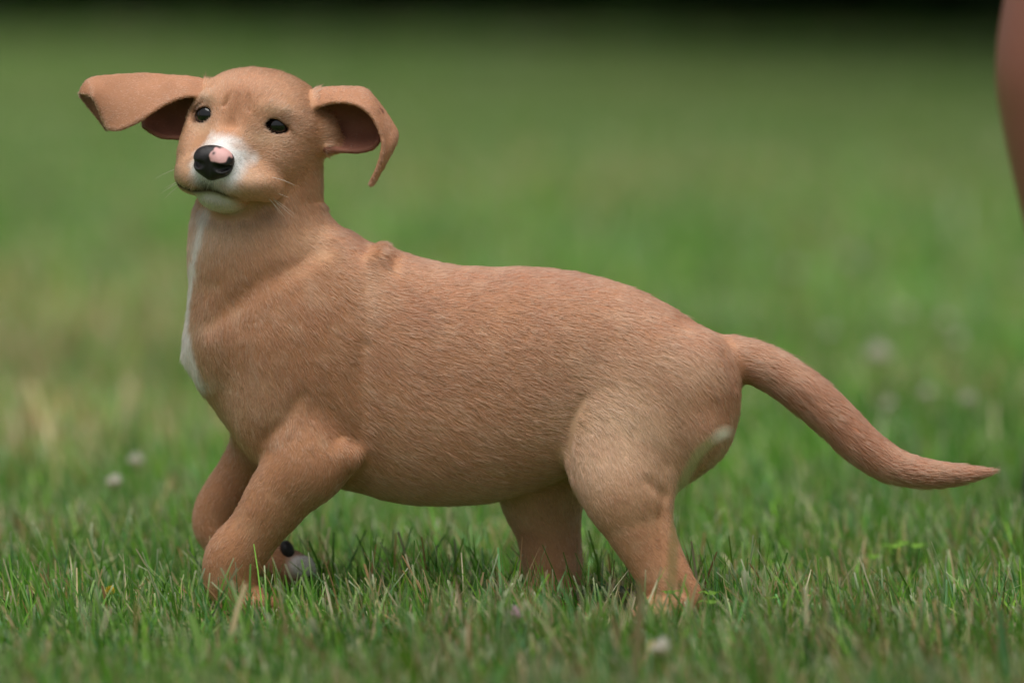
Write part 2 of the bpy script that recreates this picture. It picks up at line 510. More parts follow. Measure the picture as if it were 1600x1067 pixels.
def make_tree(seed, hgt, crown_r, trunk_r):
    r = np.random.default_rng(seed)
    t = bpy.data.objects.new('broadleaf_tree', None); COL.objects.link(t)
    top = np.array([r.normal(0, .4), r.normal(0, .4), hgt * 0.8])
    line = np.array([[0, 0, -0.2], [0.05, 0, 0.3], [.1, .05, hgt * 0.25], top * 0.6, top])
    tr = thin_tube('trunk', line, 0, 0, BARK, t, 10, rads=[trunk_r * 1.5, trunk_r * 1.05, trunk_r * .85, trunk_r * .5, trunk_r * .15])
    cs, rs = [], []
    for i in range(16):
        an = r.uniform(0, 2 * math.pi); z = r.uniform(0.12, 0.95) * hgt; q = crown_r * math.sin(min(1, max(.25, 1.15 - abs(z / hgt - .45) * 1.6)) * 1.4) * r.uniform(.45, .8)
        e = np.array([math.cos(an) * q, math.sin(an) * q, z])
        cs.append(e); rs.append(r.uniform(0.28, 0.45) * crown_r)
        st = np.array([0, 0, z * 0.6 + 0.2])
        thin_tube('limb', [st, st * 0.45 + e * 0.55 + np.array([0, 0, .2]), e], trunk_r * .35, trunk_r * .06, BARK, tr, 6)
    V, F, c = leaf_cloud(5200, np.array(cs), np.array(rs), 0.20, seed + 1)
    mesh_np('crown', V, F, LEAF, t, smooth=False, attrs={'tint': ('FLOAT_COLOR', c)})
    return t
def make_shrub(seed, rx, hgt):
    r = np.random.default_rng(seed)
    t = bpy.data.objects.new('undergrowth_shrub', None); COL.objects.link(t)
    cs = np.array([[r.uniform(-rx, rx) * .7, r.uniform(-.5, .5), r.uniform(0.15, .8) * hgt] for i in range(12)]); rs = np.full(12, 0.45 * hgt)
    V, F, c = leaf_cloud(2600, cs, rs, 0.11, seed + 1)
    V[:, 2] = np.maximum(V[:, 2], 0.01)
    mesh_np('foliage', V, F, LEAF, t, smooth=False, attrs={'tint': ('FLOAT_COLOR', c)})
    for i in range(5):
        a = r.uniform(0, 6.28); e = np.array([math.cos(a) * rx * .5, math.sin(a) * .4, hgt * .7])
        thin_tube('stem', [np.array([0, 0, -.05]) + e * [.2, .2, 0], e * [.6, .6, .5], e], .03, .008, BARK, t, 5)
    return t
def copy_thing(o):
    c = o.copy(); COL.objects.link(c)
    for ch in o.children:
        d = ch.copy(); COL.objects.link(d); d.parent = c
        for g in ch.children:
            e = g.copy(); COL.objects.link(e); e.parent = d
    return c
tree_a = make_tree(21, 12.0, 4.2, 0.26); tree_b = make_tree(22, 14.5, 4.8, 0.34)
rt = np.random.default_rng(5)
spots = [(x_, 31.0 - 0.75 * x_ + 0.02 * x_ * x_ + d_) for x_, d_ in ((-9.5, 1), (-5.4, 2.2), (-1.6, 1.2), (2.0, .6), (5.4, 1.6), (9.0, 1), (-7.5, 8), (-2.8, 7), (0.8, 6.4), (4.2, 7), (8.0, 7), (13, 2), (-14, 3))]
for i, (x, y) in enumerate(spots):
    o = (tree_a, tree_b)[i % 2] if i < 2 else copy_thing((tree_a, tree_b)[i % 2])
    o.location = (x, y, 0.0); o.rotation_euler = (0, 0, rt.uniform(0, 6.28)); k = rt.uniform(1.1, 1.45); o.scale = (k, k, k)
    tag(o, 'tall dark broadleaf tree in the shady wood at the lawn edge', 'tree', 'trees of the wood beyond the lawn')
# unseen trees added beside the lawn, their crowns reaching over to shade it
def make_shade_tree(seed, lab, loc, k, rz):
    r = np.random.default_rng(seed)
    t = bpy.data.objects.new('added_shade_tree', None); COL.objects.link(t)
    line = np.array([[0, 0, -.2], [.03, 0, .4], [-.15, .1, 3.0], [-.3, .2, 6.0], [-.2, .1, 11.0]])
    tr = thin_tube('trunk', line, 0, 0, BARK, t, 12, rads=[.62, .42, .36, .24, .05])
    cs, rs = [], []
    for i in range(22):
        an = i * 2.4 + r.uniform(-.3, .3); q = r.uniform(2.2, 5.0); z = r.uniform(4.6, 11.5); q *= 1 - max(0, z - 8) / 7
        e = np.array([math.cos(an) * q, math.sin(an) * q, z]); cs.append(e); rs.append(r.uniform(1.3, 1.9))
        st = np.array([-.2, .1, 2.6 + (z - 4) * .6])
        thin_tube('limb', [st, st * .4 + e * .6 + np.array([0, 0, .3]), e], .13, .03, BARK, tr, 6)
    V, F, c = leaf_cloud(15000, np.array(cs), np.array(rs), 0.19, seed + 1)
    mesh_np('crown', V, F, LEAF, t, smooth=False, attrs={'tint': ('FLOAT_COLOR', c)})
    t.location = loc; t.rotation_euler = (0, 0, rz); t.scale = (k, k, k)
    return tag(t, lab, 'tree')
make_shade_tree(71, 'unseen spreading tree added to shade the lawn, nearest the puppy', (6.0, 11.0, 0), 1.0, 0.3)
make_shade_tree(72, 'unseen spreading tree added to shade the lawn, between two others', (5.6, 16.5, 0), 1.15, 2.0)
make_shade_tree(73, 'unseen spreading tree added to shade the lawn, close to the wood', (5.4, 22.0, 0), 1.1, 4.0)

shr = make_shrub(51, 1.3, 1.5); shr2 = make_shrub(52, 1.1, 1.1)
for i in range(16):
    o = (shr, shr2)[i % 2] if i < 2 else copy_thing((shr, shr2)[i % 2])
    sx_ = -11 + i * 1.5 + rt.uniform(-.3, .3); o.location = (sx_, 29.6 - 0.75 * sx_ + 0.02 * sx_ * sx_ + rt.uniform(-.6, 1.2), 0.0); o.rotation_euler = (0, 0, rt.uniform(-.4, .4) + (math.pi if rt.random() < .5 else 0)); k = rt.uniform(.85, 1.35); o.scale = (k, k, k)
    tag(o, 'low dark leafy shrub under the trees at the lawn edge', 'shrub', 'undergrowth shrubs along the wood')

# ------------------------------------------------------------------ the puppy: one continuous sculpted surface
def wsp(u):                                   # depth of the spine: the chest stands a little farther off than the rump
    return (780 - u) * 0.13

us = [299, 306, 320, 340, 365, 400, 440, 475, 505, 530, 552, 572, 590, 610, 650, 700, 760, 820, 880, 940, 1000, 1050, 1090, 1120, 1140, 1152, 1158]
top = [545, 520, 490, 465, 440, 405, 375, 356, 348, 353, 365, 377, 383, 389, 402, 414, 419, 419, 424, 436, 456, 482, 508, 528, 548, 566, 585]
bot = [570, 594, 617, 646, 678, 712, 734, 747, 755, 761, 766, 771, 777, 781, 787, 788, 784, 768, 745, 715, 690, 672, 660, 650, 635, 620, 600]
hw = [10, 30, 50, 70, 84, 97, 106, 110, 112, 113, 113, 112, 112, 112, 116, 121, 124, 122, 116, 110, 106, 100, 90, 76, 56, 34, 12]
uu = np.linspace(us[0], us[-1], 120)
TT = catmull(us, top, uu); BB = catmull(us, bot, uu); HW = catmull(us, hw, uu); WC = wsp(uu)
g_ = np.array([P(u, t, w) for u, t, w in zip(uu, TT, WC)]); b_ = np.array([P(u, t, w) for u, t, w in zip(uu, BB, WC)])
torso = [Loft(g_[:, 0], g_[:, 1], b_[:, 1], HW, WC)]

def PW(u, v, dw):                             # point at depth offset from the spine
    return P(u, v, wsp(u) + dw)

# the head turns to the camera: local frame (right, down, forward)
YAW, ROLL, NOD = math.radians(20), math.radians(9.5), math.radians(3)
Fv = np.array([-math.sin(YAW) * math.cos(NOD), math.sin(NOD), -math.cos(YAW) * math.cos(NOD)])
Rv = np.array([math.cos(YAW), 0, -math.sin(YAW)])
Dv = np.cross(Fv, Rv); Dv = Dv if Dv[1] > 0 else -Dv
def rollz(p):
    c, s_ = math.cos(ROLL), math.sin(ROLL)
    return np.array([p[0] * c - p[1] * s_, p[0] * s_ + p[1] * c, p[2]])
HR, HD, HF = rollz(Rv), rollz(Dv), rollz(Fv)
HAX = np.array([HR, HD, HF])
HO = P(376.5, 187.5, -22)
def HP(a, b, c): return HO + a * HR + b * HD + c * HF
def HE(a, b, c, ra, rb, rc, rot=None):
    ax = HAX
    if rot:                                   # extra turn about forward (z), right (x), down (y) axes
        rx, ry, rz = [math.radians(q) for q in rot]
        Rx = np.array([[1,0,0],[0,math.cos(rx),-math.sin(rx)],[0,math.sin(rx),math.cos(rx)]])
        Ry = np.array([[math.cos(ry),0,math.sin(ry)],[0,1,0],[-math.sin(ry),0,math.cos(ry)]])
        Rz = np.array([[math.cos(rz),-math.sin(rz),0],[math.sin(rz),math.cos(rz),0],[0,0,1]])
        ax = (Rz @ Ry @ Rx).T @ HAX
    return Ell(HP(a, b, c), (ra, rb, rc), ax)

neck = [Cone(PW(422, 262, 0), PW(412, 390, 0), 82, 92, 0.98), Cone(PW(412, 390, 0), PW(422, 520, 0), 92, 112, 0.95),
        Ell(PW(360, 400, -6), (64, 140, 78)), Ell(PW(356, 520, 0), (60, 90, 82)), Ell(PW(326, 545, 10), (27, 40, 40))]
shoulder = [Ell(PW(465, 560, -62), (88, 130, 56)), Ell(PW(465, 560, 62), (88, 130, 56)),
            Ell(PW(452, 640, -50), (84, 96, 50)), Ell(PW(440, 650, 60), (78, 78, 50))]
scapula = [Ell(PW(598, 404, -26), (14, 22, 14)), Ell(PW(578, 450, -60), (18, 60, 12), [[.95, .3, 0], [-.3, .95, 0], [0, 0, 1]])]
foreleg_near = chain([(PW(465, 630, -40), 60), (PW(484, 712, -80), 62), (PW(440, 770, -88), 52), (PW(399, 828, -90), 43), (PW(366, 872, -90), 46), (PW(362, 908, -88), 41),
                      (PW(376, 932, -88), 32), (PW(394, 940, -92), 27)], 0.86) + [Tube([(PW(537, 713, -95), 28), (PW(492, 735, -92), 44)], 0.85)]
foreleg_far = chain([(PW(430, 680, 72), 60), (PW(384, 735, 78), 43), (PW(342, 797, 82), 39), (PW(344, 834, 80), 35), (PW(392, 862, 74), 30), (PW(436, 880, 70), 29), (PW(456, 886, 68), 27)], 0.9)
toes_far = [Ell(PW(472, 884, 50), (18, 16, 11)), Ell(PW(476, 892, 64), (17, 15, 11)), Ell(PW(474, 889, 80), (17, 15, 11)), Ell(PW(466, 886, 92), (15, 14, 10))]
toes_near = [Ell(PW(402, 944, -118), (19, 14, 12)), Ell(PW(412, 944, -104), (21, 14, 12)), Ell(PW(416, 943, -88), (21, 14, 12)), Ell(PW(410, 942, -72), (19, 14, 12))]
thigh = [Ell(PW(1022, 640, -56), (126, 122, 60)), Ell(PW(982, 700, -74), (98, 104, 52), [[0.92, 0.38, 0], [-0.38, 0.92, 0], [0, 0, 1]]),
         Ell(PW(1010, 640, 58), (120, 115, 60)), Ell(PW(1086, 612, -40), (66, 96, 62)), Ell(PW(1084, 612, 44), (62, 92, 58)), Ell(PW(1094, 672, -58), (40, 48, 42))]
hind_near = chain([(PW(970, 680, -48), 66), (PW(974, 755, -88), 68), (PW(988, 812, -96), 49), (PW(1010, 862, -98), 38), (PW(1034, 908, -98), 34), (PW(1048, 940, -98), 31)], 0.8) + \
    chain([(PW(1032, 735, -84), 30), (PW(1035, 800, -96), 16), (PW(1045, 850, -100), 16), (PW(1064, 900, -102), 18), (PW(1078, 930, -100), 19), (PW(1066, 948, -98), 23)], 0.9) + \
    chain([(PW(1058, 944, -98), 28), (PW(1034, 954, -108), 28), (PW(1018, 958, -122), 25)], 1.1)
toes_hind = [Ell(PW(1000, 962, -118), (17, 13, 12)), Ell(PW(1006, 964, -134), (17, 13, 12)), Ell(PW(1022, 965, -142), (15, 13, 13)), Ell(PW(1038, 965, -140), (14, 13, 13))]
hind_far = chain([(PW(850, 690, 74), 86), (PW(846, 765, 80), 68), (PW(856, 825, 84), 52), (PW(864, 885, 84), 47), (PW(866, 925, 84), 42)], 0.85) + \
    chain([(PW(862, 924, 80), 36), (PW(845, 938, 66), 30), (PW(832, 944, 54), 26)], 1.0)
toes_hind_far = [Ell(PW(816, 949, 58), (15, 13, 12)), Ell(PW(822, 950, 42), (15, 13, 12)), Ell(PW(838, 951, 34), (14, 13, 12)), Ell(PW(852, 950, 38), (14, 13, 12))]
tail_pts = [(1085, 562, 39), (1130, 561, 37), (1172, 566, 34), (1215, 584, 33), (1262, 617, 33.5), (1305, 655, 32.5), (1345, 694, 31), (1385, 722, 28), (1425, 736, 24), (1465, 741, 20), (1505, 741, 14), (1538, 738, 7), (1550, 736, 3)]
tail = chain([(PW(u, v, 4 - (u - 1085) * 0.05), r) for u, v, r in tail_pts])

# head
skull = [HE(4, 5, -78, 105, 82, 110), HE(2, -21, -42, 84, 52, 62), HE(-60, 26, -62, 46, 62, 72), HE(60, 26, -64, 44, 62, 72),
         HE(0, 60, -85, 88, 72, 80)]
cheek = [HE(54, 56, -24, 40, 44, 46), HE(-56, 58, -18, 42, 50, 48), HE(-58, 76, 8, 28, 38, 36)]
muzzle = [Cone(HP(0, 20, -30), HP(0, 66, 58), 52, 34, 1.0), HE(0, 86, 34, 56, 38, 48)]
flews = [HE(-42, 97, 34, 36, 26, 42, (0, 30, 12)), HE(42, 92, 32, 42, 25, 46, (0, -30, -6)), HE(68, 98, 10, 19, 16, 24), HE(-62, 104, 18, 17, 17, 24)]
jaw = [HE(-2, 118, 20, 42, 27, 46), HE(0, 110, -30, 64, 42, 62)]
lids_under = [HE(-54, 22, -4, 26, 7, 12), HE(56, 22, -4, 26, 7, 12)]
EYE = [HP(-55, 3, -4), HP(57, 0, -10)]
EYE_R = 20.8

def sheet(rows, n=46, m=26):
    """rows: list along the ear, each a list of points across; Catmull interpolation both ways"""
    R = np.array(rows, float)
    nr, nc = R.shape[:2]
    def interp(A, t):
        k = A.shape[0]; x = t * (k - 1); i = np.clip(x.astype(int), 0, k - 2); f = (x - i)[:, None, None]
        p0 = A[np.maximum(i - 1, 0)]; p1 = A[i]; p2 = A[i + 1]; p3 = A[np.minimum(i + 2, k - 1)]
        return 0.5 * ((2*p1) + (-p0 + p2)*f + (2*p0 - 5*p1 + 4*p2 - p3)*f**2 + (-p0 + 3*p1 - 3*p2 + p3)*f**3)
    A = interp(R, np.linspace(0, 1, n))
    B = interp(A.transpose(1, 0, 2), np.linspace(0, 1, m)).transpose(1, 0, 2)
    return B.reshape(-1, 3)

def E(u, v, w): return P(u, v, w)
# image-left ear: flap blown out sideways, its front margin curling over the open cup
earL_flap = sheet([
    [E(330, 128, 40), E(322, 136, 22), E(312, 150, 10)],
    [E(296, 122, 42), E(288, 134, 22), E(284, 152, 6)],
    [E(262, 120, 44), E(254, 140, 20), E(252, 166, 2)],
    [E(226, 117, 42), E(218, 148, 16), E(218, 188, -2)],
    [E(190, 119, 38), E(182, 156, 12), E(186, 202, 0)],
    [E(160, 121, 32), E(158, 150, 8), E(169, 199, 2)],
    [E(138, 127, 24), E(150, 146, 6), E(164, 182, 4)],
    [E(127, 145, 22), E(147, 153, 2), E(163, 190, 6)]], 90, 48)
earL_tip = sheet([[E(127, 146, 24), E(150, 158, 10), E(165, 194, 10)], [E(128, 151, 36), E(145, 172, 28), E(168, 202, 20)]], 24, 44)
earL_cup = sheet([
    [E(312, 132, 40), E(312, 150, 56), E(306, 178, 60), E(300, 206, 52), E(300, 218, 36)],
    [E(290, 130, 44), E(286, 152, 66), E(280, 180, 70), E(276, 206, 58), E(276, 216, 40)],
    [E(262, 130, 44), E(256, 152, 66), E(250, 178, 68), E(248, 200, 56), E(250, 213, 42)],
    [E(232, 130, 42), E(228, 150, 56), E(224, 172, 58), E(224, 188, 50), E(226, 199, 42)]], 50, 50)
earR_flap = sheet([
    [E(490, 142, 26), E(488, 152, 4), E(490, 168, -10)],
    [E(520, 138, 30), E(519, 146, 2), E(520, 160, -16)],
    [E(548, 138, 32), E(550, 146, 2), E(551, 162, -20)],
    [E(570, 141, 34), E(576, 154, 2), E(576, 176, -22)],
    [E(592, 164, 34), E(594, 178, 2), E(591, 199, -24)],
    [E(610, 190, 30), E(606, 202, 0), E(598, 222, -26)],
    [E(620, 214, 22), E(611, 225, -6), E(596, 244, -28)],
    [E(606, 246, 8), E(599, 254, -12), E(589, 265, -26)],
    [E(592, 270, -4), E(587, 275, -14), E(582, 281, -22)],
    [E(582, 286, -10), E(580, 287, -14), E(579, 288, -18)]], 80, 40)
earR_cup = sheet([
    [E(500, 150, 10), E(500, 175, 30), E(500, 205, 34), E(505, 228, 18), E(512, 234, 0)],
    [E(530, 148, 16), E(532, 175, 42), E(532, 205, 44), E(532, 228, 24), E(535, 236, 4)],
    [E(556, 150, 18), E(560, 178, 42), E(562, 206, 42), E(561, 228, 24), E(560, 237, 8)],
    [E(578, 160, 14), E(582, 180, 30), E(585, 204, 30), E(583, 222, 18), E(580, 232, 8)],
    [E(594, 172, 6), E(598, 190, 14), E(598, 206, 12), E(594, 216, 8), E(590, 222, 4)]], 56, 50)
EARS = np.concatenate([earL_flap, earL_cup, earL_tip, earR_flap, earR_cup])
EAR_R = np.concatenate([np.full(len(earL_flap), 3.6), np.full(len(earL_cup), 3.9), np.full(len(earL_tip), 3.8), np.full(len(earR_flap), 3.6), np.full(len(earR_cup), 3.9)])

class Groove:
    """thin tube along a polyline, used to cut creases"""
    def __init__(s, pts, r): s.c = [Cone(pts[i], pts[i+1], r[i], r[i+1]) for i in range(len(pts)-1)]
    def bbox(s):
        L = [q.bbox() for q in s.c]
        return np.min([l[0] for l in L], 0), np.max([l[1] for l in L], 0)
    def __call__(s, u, v, w):
        d = s.c[0](u, v, w)
        for q in s.c[1:]: d = np.minimum(d, q(u, v, w))
        return d

BROWS = [Groove([HP(30, -18, 12), HP(46, -28, 8), HP(66, -27, -2), HP(80, -16, -18)], [5, 7, 7, 5]),
         Groove([HP(-30, -20, 12), HP(-46, -29, 8), HP(-62, -27, 0), HP(-76, -16, -14)], [5, 7, 7, 5])]
TRAGUS = Ell(P(504, 210, 22), (24, 30, 22))

def head_field(N):
    for q in skull: N.apply(q, 22)
    for q in cheek: N.apply(q, 26)
    for q in muzzle: N.apply(q, 26)
    for q in flews: N.apply(q, 18)
    for g in BROWS: N.apply(g, 14)
    for q in lids_under: N.apply(q, 10)
    # mouth line: the jaw joins below it
    for q in jaw: N.apply(q, 4)
    N.apply(Groove([HP(0, 88, 94), HP(0, 110, 88)], [2.5, 2.5]), 5, 'cut')
    N.apply(Groove([HP(0, -80, 44), HP(0, -35, 40), HP(0, 6, 38)], [4, 7, 5]), 22, 'cut')
    for w_ in ([HP(-16, -62, 26), HP(-14, -40, 24), HP(-20, -18, 24)], [HP(18, -60, 26), HP(16, -38, 24), HP(22, -16, 24)]):
        N.apply(Groove(w_, [1.5] * len(w_)), 8, 'cut')
    for sgn in (-1, 1):
        ax = np.array([HR * math.cos(0.1 * sgn) + HD * math.sin(0.1 * sgn), HD * math.cos(0.1 * sgn) - HR * math.sin(0.1 * sgn), HF])
        e = EYE[0 if sgn < 0 else 1]
        if sgn < 0: N.apply(Ell(e + HF * 10 - HR * 9, (28, 14.5, 26), ax), 5, 'cut')
        else: N.apply(Ell(e + HF * 9 + HR * 1, (24, 15, 22), ax), 5, 'cut')
    for e, tilt in ((EYE[0], -0.12), (EYE[1], 0.12)):
        for sg, hh, rr in ((-1, 15.5, 3.2), (1, 13.5, 2.8)):
            arc = []
            for t in np.linspace(-1, 1, 13):
                x = 23 * t; y = sg * hh * (1 - t * t) ** 0.8 + tilt * x
                z = math.sqrt(max((EYE_R + 0.8) ** 2 - x * x - y * y, 4.0))
                arc.append((e + HR * x + HD * y + HF * z, rr * (1 - 0.35 * t * t)))
            N.apply(Tube(arc, 1.0, 2), 3.5)
    N.splat(EARS, EAR_R, 7)
    N.apply(TRAGUS, 22)

CREASES = [  # folds and muscle edges of the near side: photograph polyline, radius, softness
    ([(505, 388), (455, 420), (401, 446), (352, 483), (318, 510)], 4, 30),
    ([(566, 540), (558, 590), (562, 640), (560, 690)], 4, 24),
    ([(470, 618), (440, 660), (405, 690)], 4, 20),
    ([(908, 618), (890, 655), (884, 700), (890, 735)], 5, 12),
    ([(1010, 742), (1040, 770)], 5, 14),
    ([(1120, 690), (1085, 735), (1062, 752)], 3, 8),
    ([(1128, 548), (1140, 570), (1150, 600)], 4, 8)]

def build_puppy(step):
    G = Grid((105, 85, -235), (1570, 1000, 260), step)
    for q in torso: G.apply(q, 10)
    for q in neck: G.apply(q, 34)
    for q in shoulder: G.apply(q, 34)
    for q in scapula: G.apply(q, 18)
    for q in thigh: G.apply(q, 20)
    for q in tail: G.apply(q, 14)
    for q in foreleg_near[:1] + foreleg_far: G.apply(q, 22)
    G.apply(foreleg_near[1], 13)
    G.apply(hind_near[0], 24)
    for q in hind_near[1:]: G.apply(q, 6)
    for q in hind_far: G.apply(q, 16)
    G.apply(Groove([PW(1018, 742, -126), PW(1028, 800, -132), PW(1040, 850, -130), PW(1056, 900, -126)], [2, 4, 5, 3]), 7, 'cut')
    for q in toes_far + toes_near + toes_hind + toes_hind_far: G.apply(q, 5)
    for pts, r_, k_ in CREASES:
        cr = []
        for (u_, v_) in pts:
            q = P(u_, v_, -90.0); i_, j_ = np.rint((q[:2] - G.lo[:2]) / step).astype(int)
            ins = np.flatnonzero(G.f[i_, j_] < 0)
            if len(ins): cr.append(np.array([q[0], q[1], G.lo[2] + step * ins[0] - r_ * 0.6 - k_ * 0.40]))
        if len(cr) > 1: G.apply(Groove(cr, [r_ * .5] + [r_] * (len(cr) - 2) + [r_ * .5]), k_, 'cut')
    # head on its own field first, so that chin and throat stay apart
    N = Grid((105, 85, -235), (660, 430, 260), step)
    head_field(N)
    v = G.f[:N.n[0], :N.n[1], :N.n[2]]
    G.f[:N.n[0], :N.n[1], :N.n[2]] = smin(v, N.f, 12)
    return G.mesh(3)


STEP = 2.9
PV, PQ = build_puppy(STEP)
# vertex normals
fn = np.cross(PV[PQ[:, 2]] - PV[PQ[:, 0]], PV[PQ[:, 3]] - PV[PQ[:, 1]])
farea = np.linalg.norm(fn, axis=1) * 0.5
PN = np.zeros_like(PV)
for c in range(4):
    for d in range(3): PN[:, d] += np.bincount(PQ[:, c], fn[:, d], len(PV))
PN /= np.linalg.norm(PN, axis=1)[:, None] + 1e-9
if (PN * (PV - PV.mean(0))).sum(1).mean() < 0: PN = -PN; PQ = PQ[:, ::-1]

# ---- coat: which part of the body a point belongs to, its colour, hair length and hair direction
def ev(prims, p):
    d = np.full(len(p), 1e3, np.float32)
    for q in prims: d = np.minimum(d, q(p[:, 0], p[:, 1], p[:, 2]))
    return d

def local_head(p):
    q = p - HO
    return q @ HR, q @ HD, q @ HF

def nearest(p, line):
    """distance to a polyline and its tangent at the nearest place"""
    best = np.full(len(p), 1e9); tan = np.zeros((len(p), 3)); par = np.zeros(len(p))
    for i in range(len(line) - 1):
        a, b = line[i], line[i + 1]; ab = b - a; L = ab @ ab + 1e-9
        t = np.clip(((p - a) @ ab) / L, 0, 1)
        d = np.linalg.norm(p - a - t[:, None] * ab, axis=1)
        m = d < best
        best[m] = d[m]; tan[m] = ab / math.sqrt(L); par[m] = (i + t[m]) / (len(line) - 1)
    return best, tan, par

EAR_FLAPS = [(earL_flap, P(300, 150, 20), P(140, 160, 10)), (earR_flap, P(500, 155, 0), P(600, 200, 0))]
EAR_CUPS = np.concatenate([earL_cup, earL_tip, earR_cup])
def ear_dist(p):
    """distance to the flap and cup sheets for points near the ears (voxel hash of sheet points)"""
    m = (p[:, 1] < P(0, 320, 0)[1]) & ((p[:, 0] < P(316, 0, 0)[0]) | (p[:, 0] > P(494, 0, 0)[0])) & (p[:, 0] < P(650, 0, 0)[0])
    df = np.full(len(p), 99.0); dc = np.full(len(p), 99.0)
    q = p[m]
    fl = np.concatenate([earL_flap[::3], earR_flap[::3]]); cu = EAR_CUPS[::3]
    for i in range(0, len(q), 4000):
        c = q[i:i + 4000]
        for src, dst in ((fl, df), (cu, dc)):
            d2 = (c ** 2).sum(1)[:, None] + (src ** 2).sum(1)[None] - 2 * c @ src.T
            idx = np.flatnonzero(m)[i:i + 4000]
            dst[idx] = np.sqrt(np.maximum(d2.min(1), 0))
    return df, dc

COAT = dict(tan=srgb(205, 153, 117), red=srgb(180, 123, 93), pale=srgb(228, 190, 156), cream=srgb(236, 212, 182), white=srgb(246, 243, 240),
            dark=srgb(70, 46, 36), skin=srgb(190, 140, 110), black=srgb(22, 19, 19), ear_in=srgb(150, 100, 82), lip=srgb(62, 46, 42))
FLOW = np.array([  # u, v, du, dv: lie of the coat along the body
    [420, 330, .25, .95], [330, 400, .05, 1], [300, 480, .0, 1], [305, 560, .3, .9], [400, 430, .4, .9], [480, 370, .7, .7], [540, 390, .8, .55],
    [600, 420, .9, .4], [470, 500, .5, .85], [400, 560, .35, .9], [450, 650, .25, .95], [560, 560, .75, .65], [580, 680, .8, .6], [660, 440, 1, .15], [760, 440, 1, .1],
    [860, 445, 1, .18], [960, 470, .95, .3], [1050, 505, .9, .45], [700, 560, .95, .35], [820, 580, .97, .3], [640, 700, .9, .45], [740, 740, .9, .3], [820, 720, .85, .3],
    [880, 640, .9, .2], [940, 590, .85, .45], [1010, 560, .85, .5], [1090, 590, .6, .8], [1120, 640, .3, .95], [1010, 650, .5, .85], [930, 690, .3, .95], [1050, 720, .3, .95]], float)
TAIL_LINE = tail[0].line[::3, :3]
LEGS = [(foreleg_near[0].line[:, :3], foreleg_near, 3), (foreleg_far[0].line[:, :3], foreleg_far + toes_far, 3),
        (hind_near[0].line[:, :3], hind_near + toes_hind, 4), (hind_far[0].line[:, :3], hind_far + toes_hind_far, 3)]
HEADP = skull + cheek + muzzle + flews + jaw

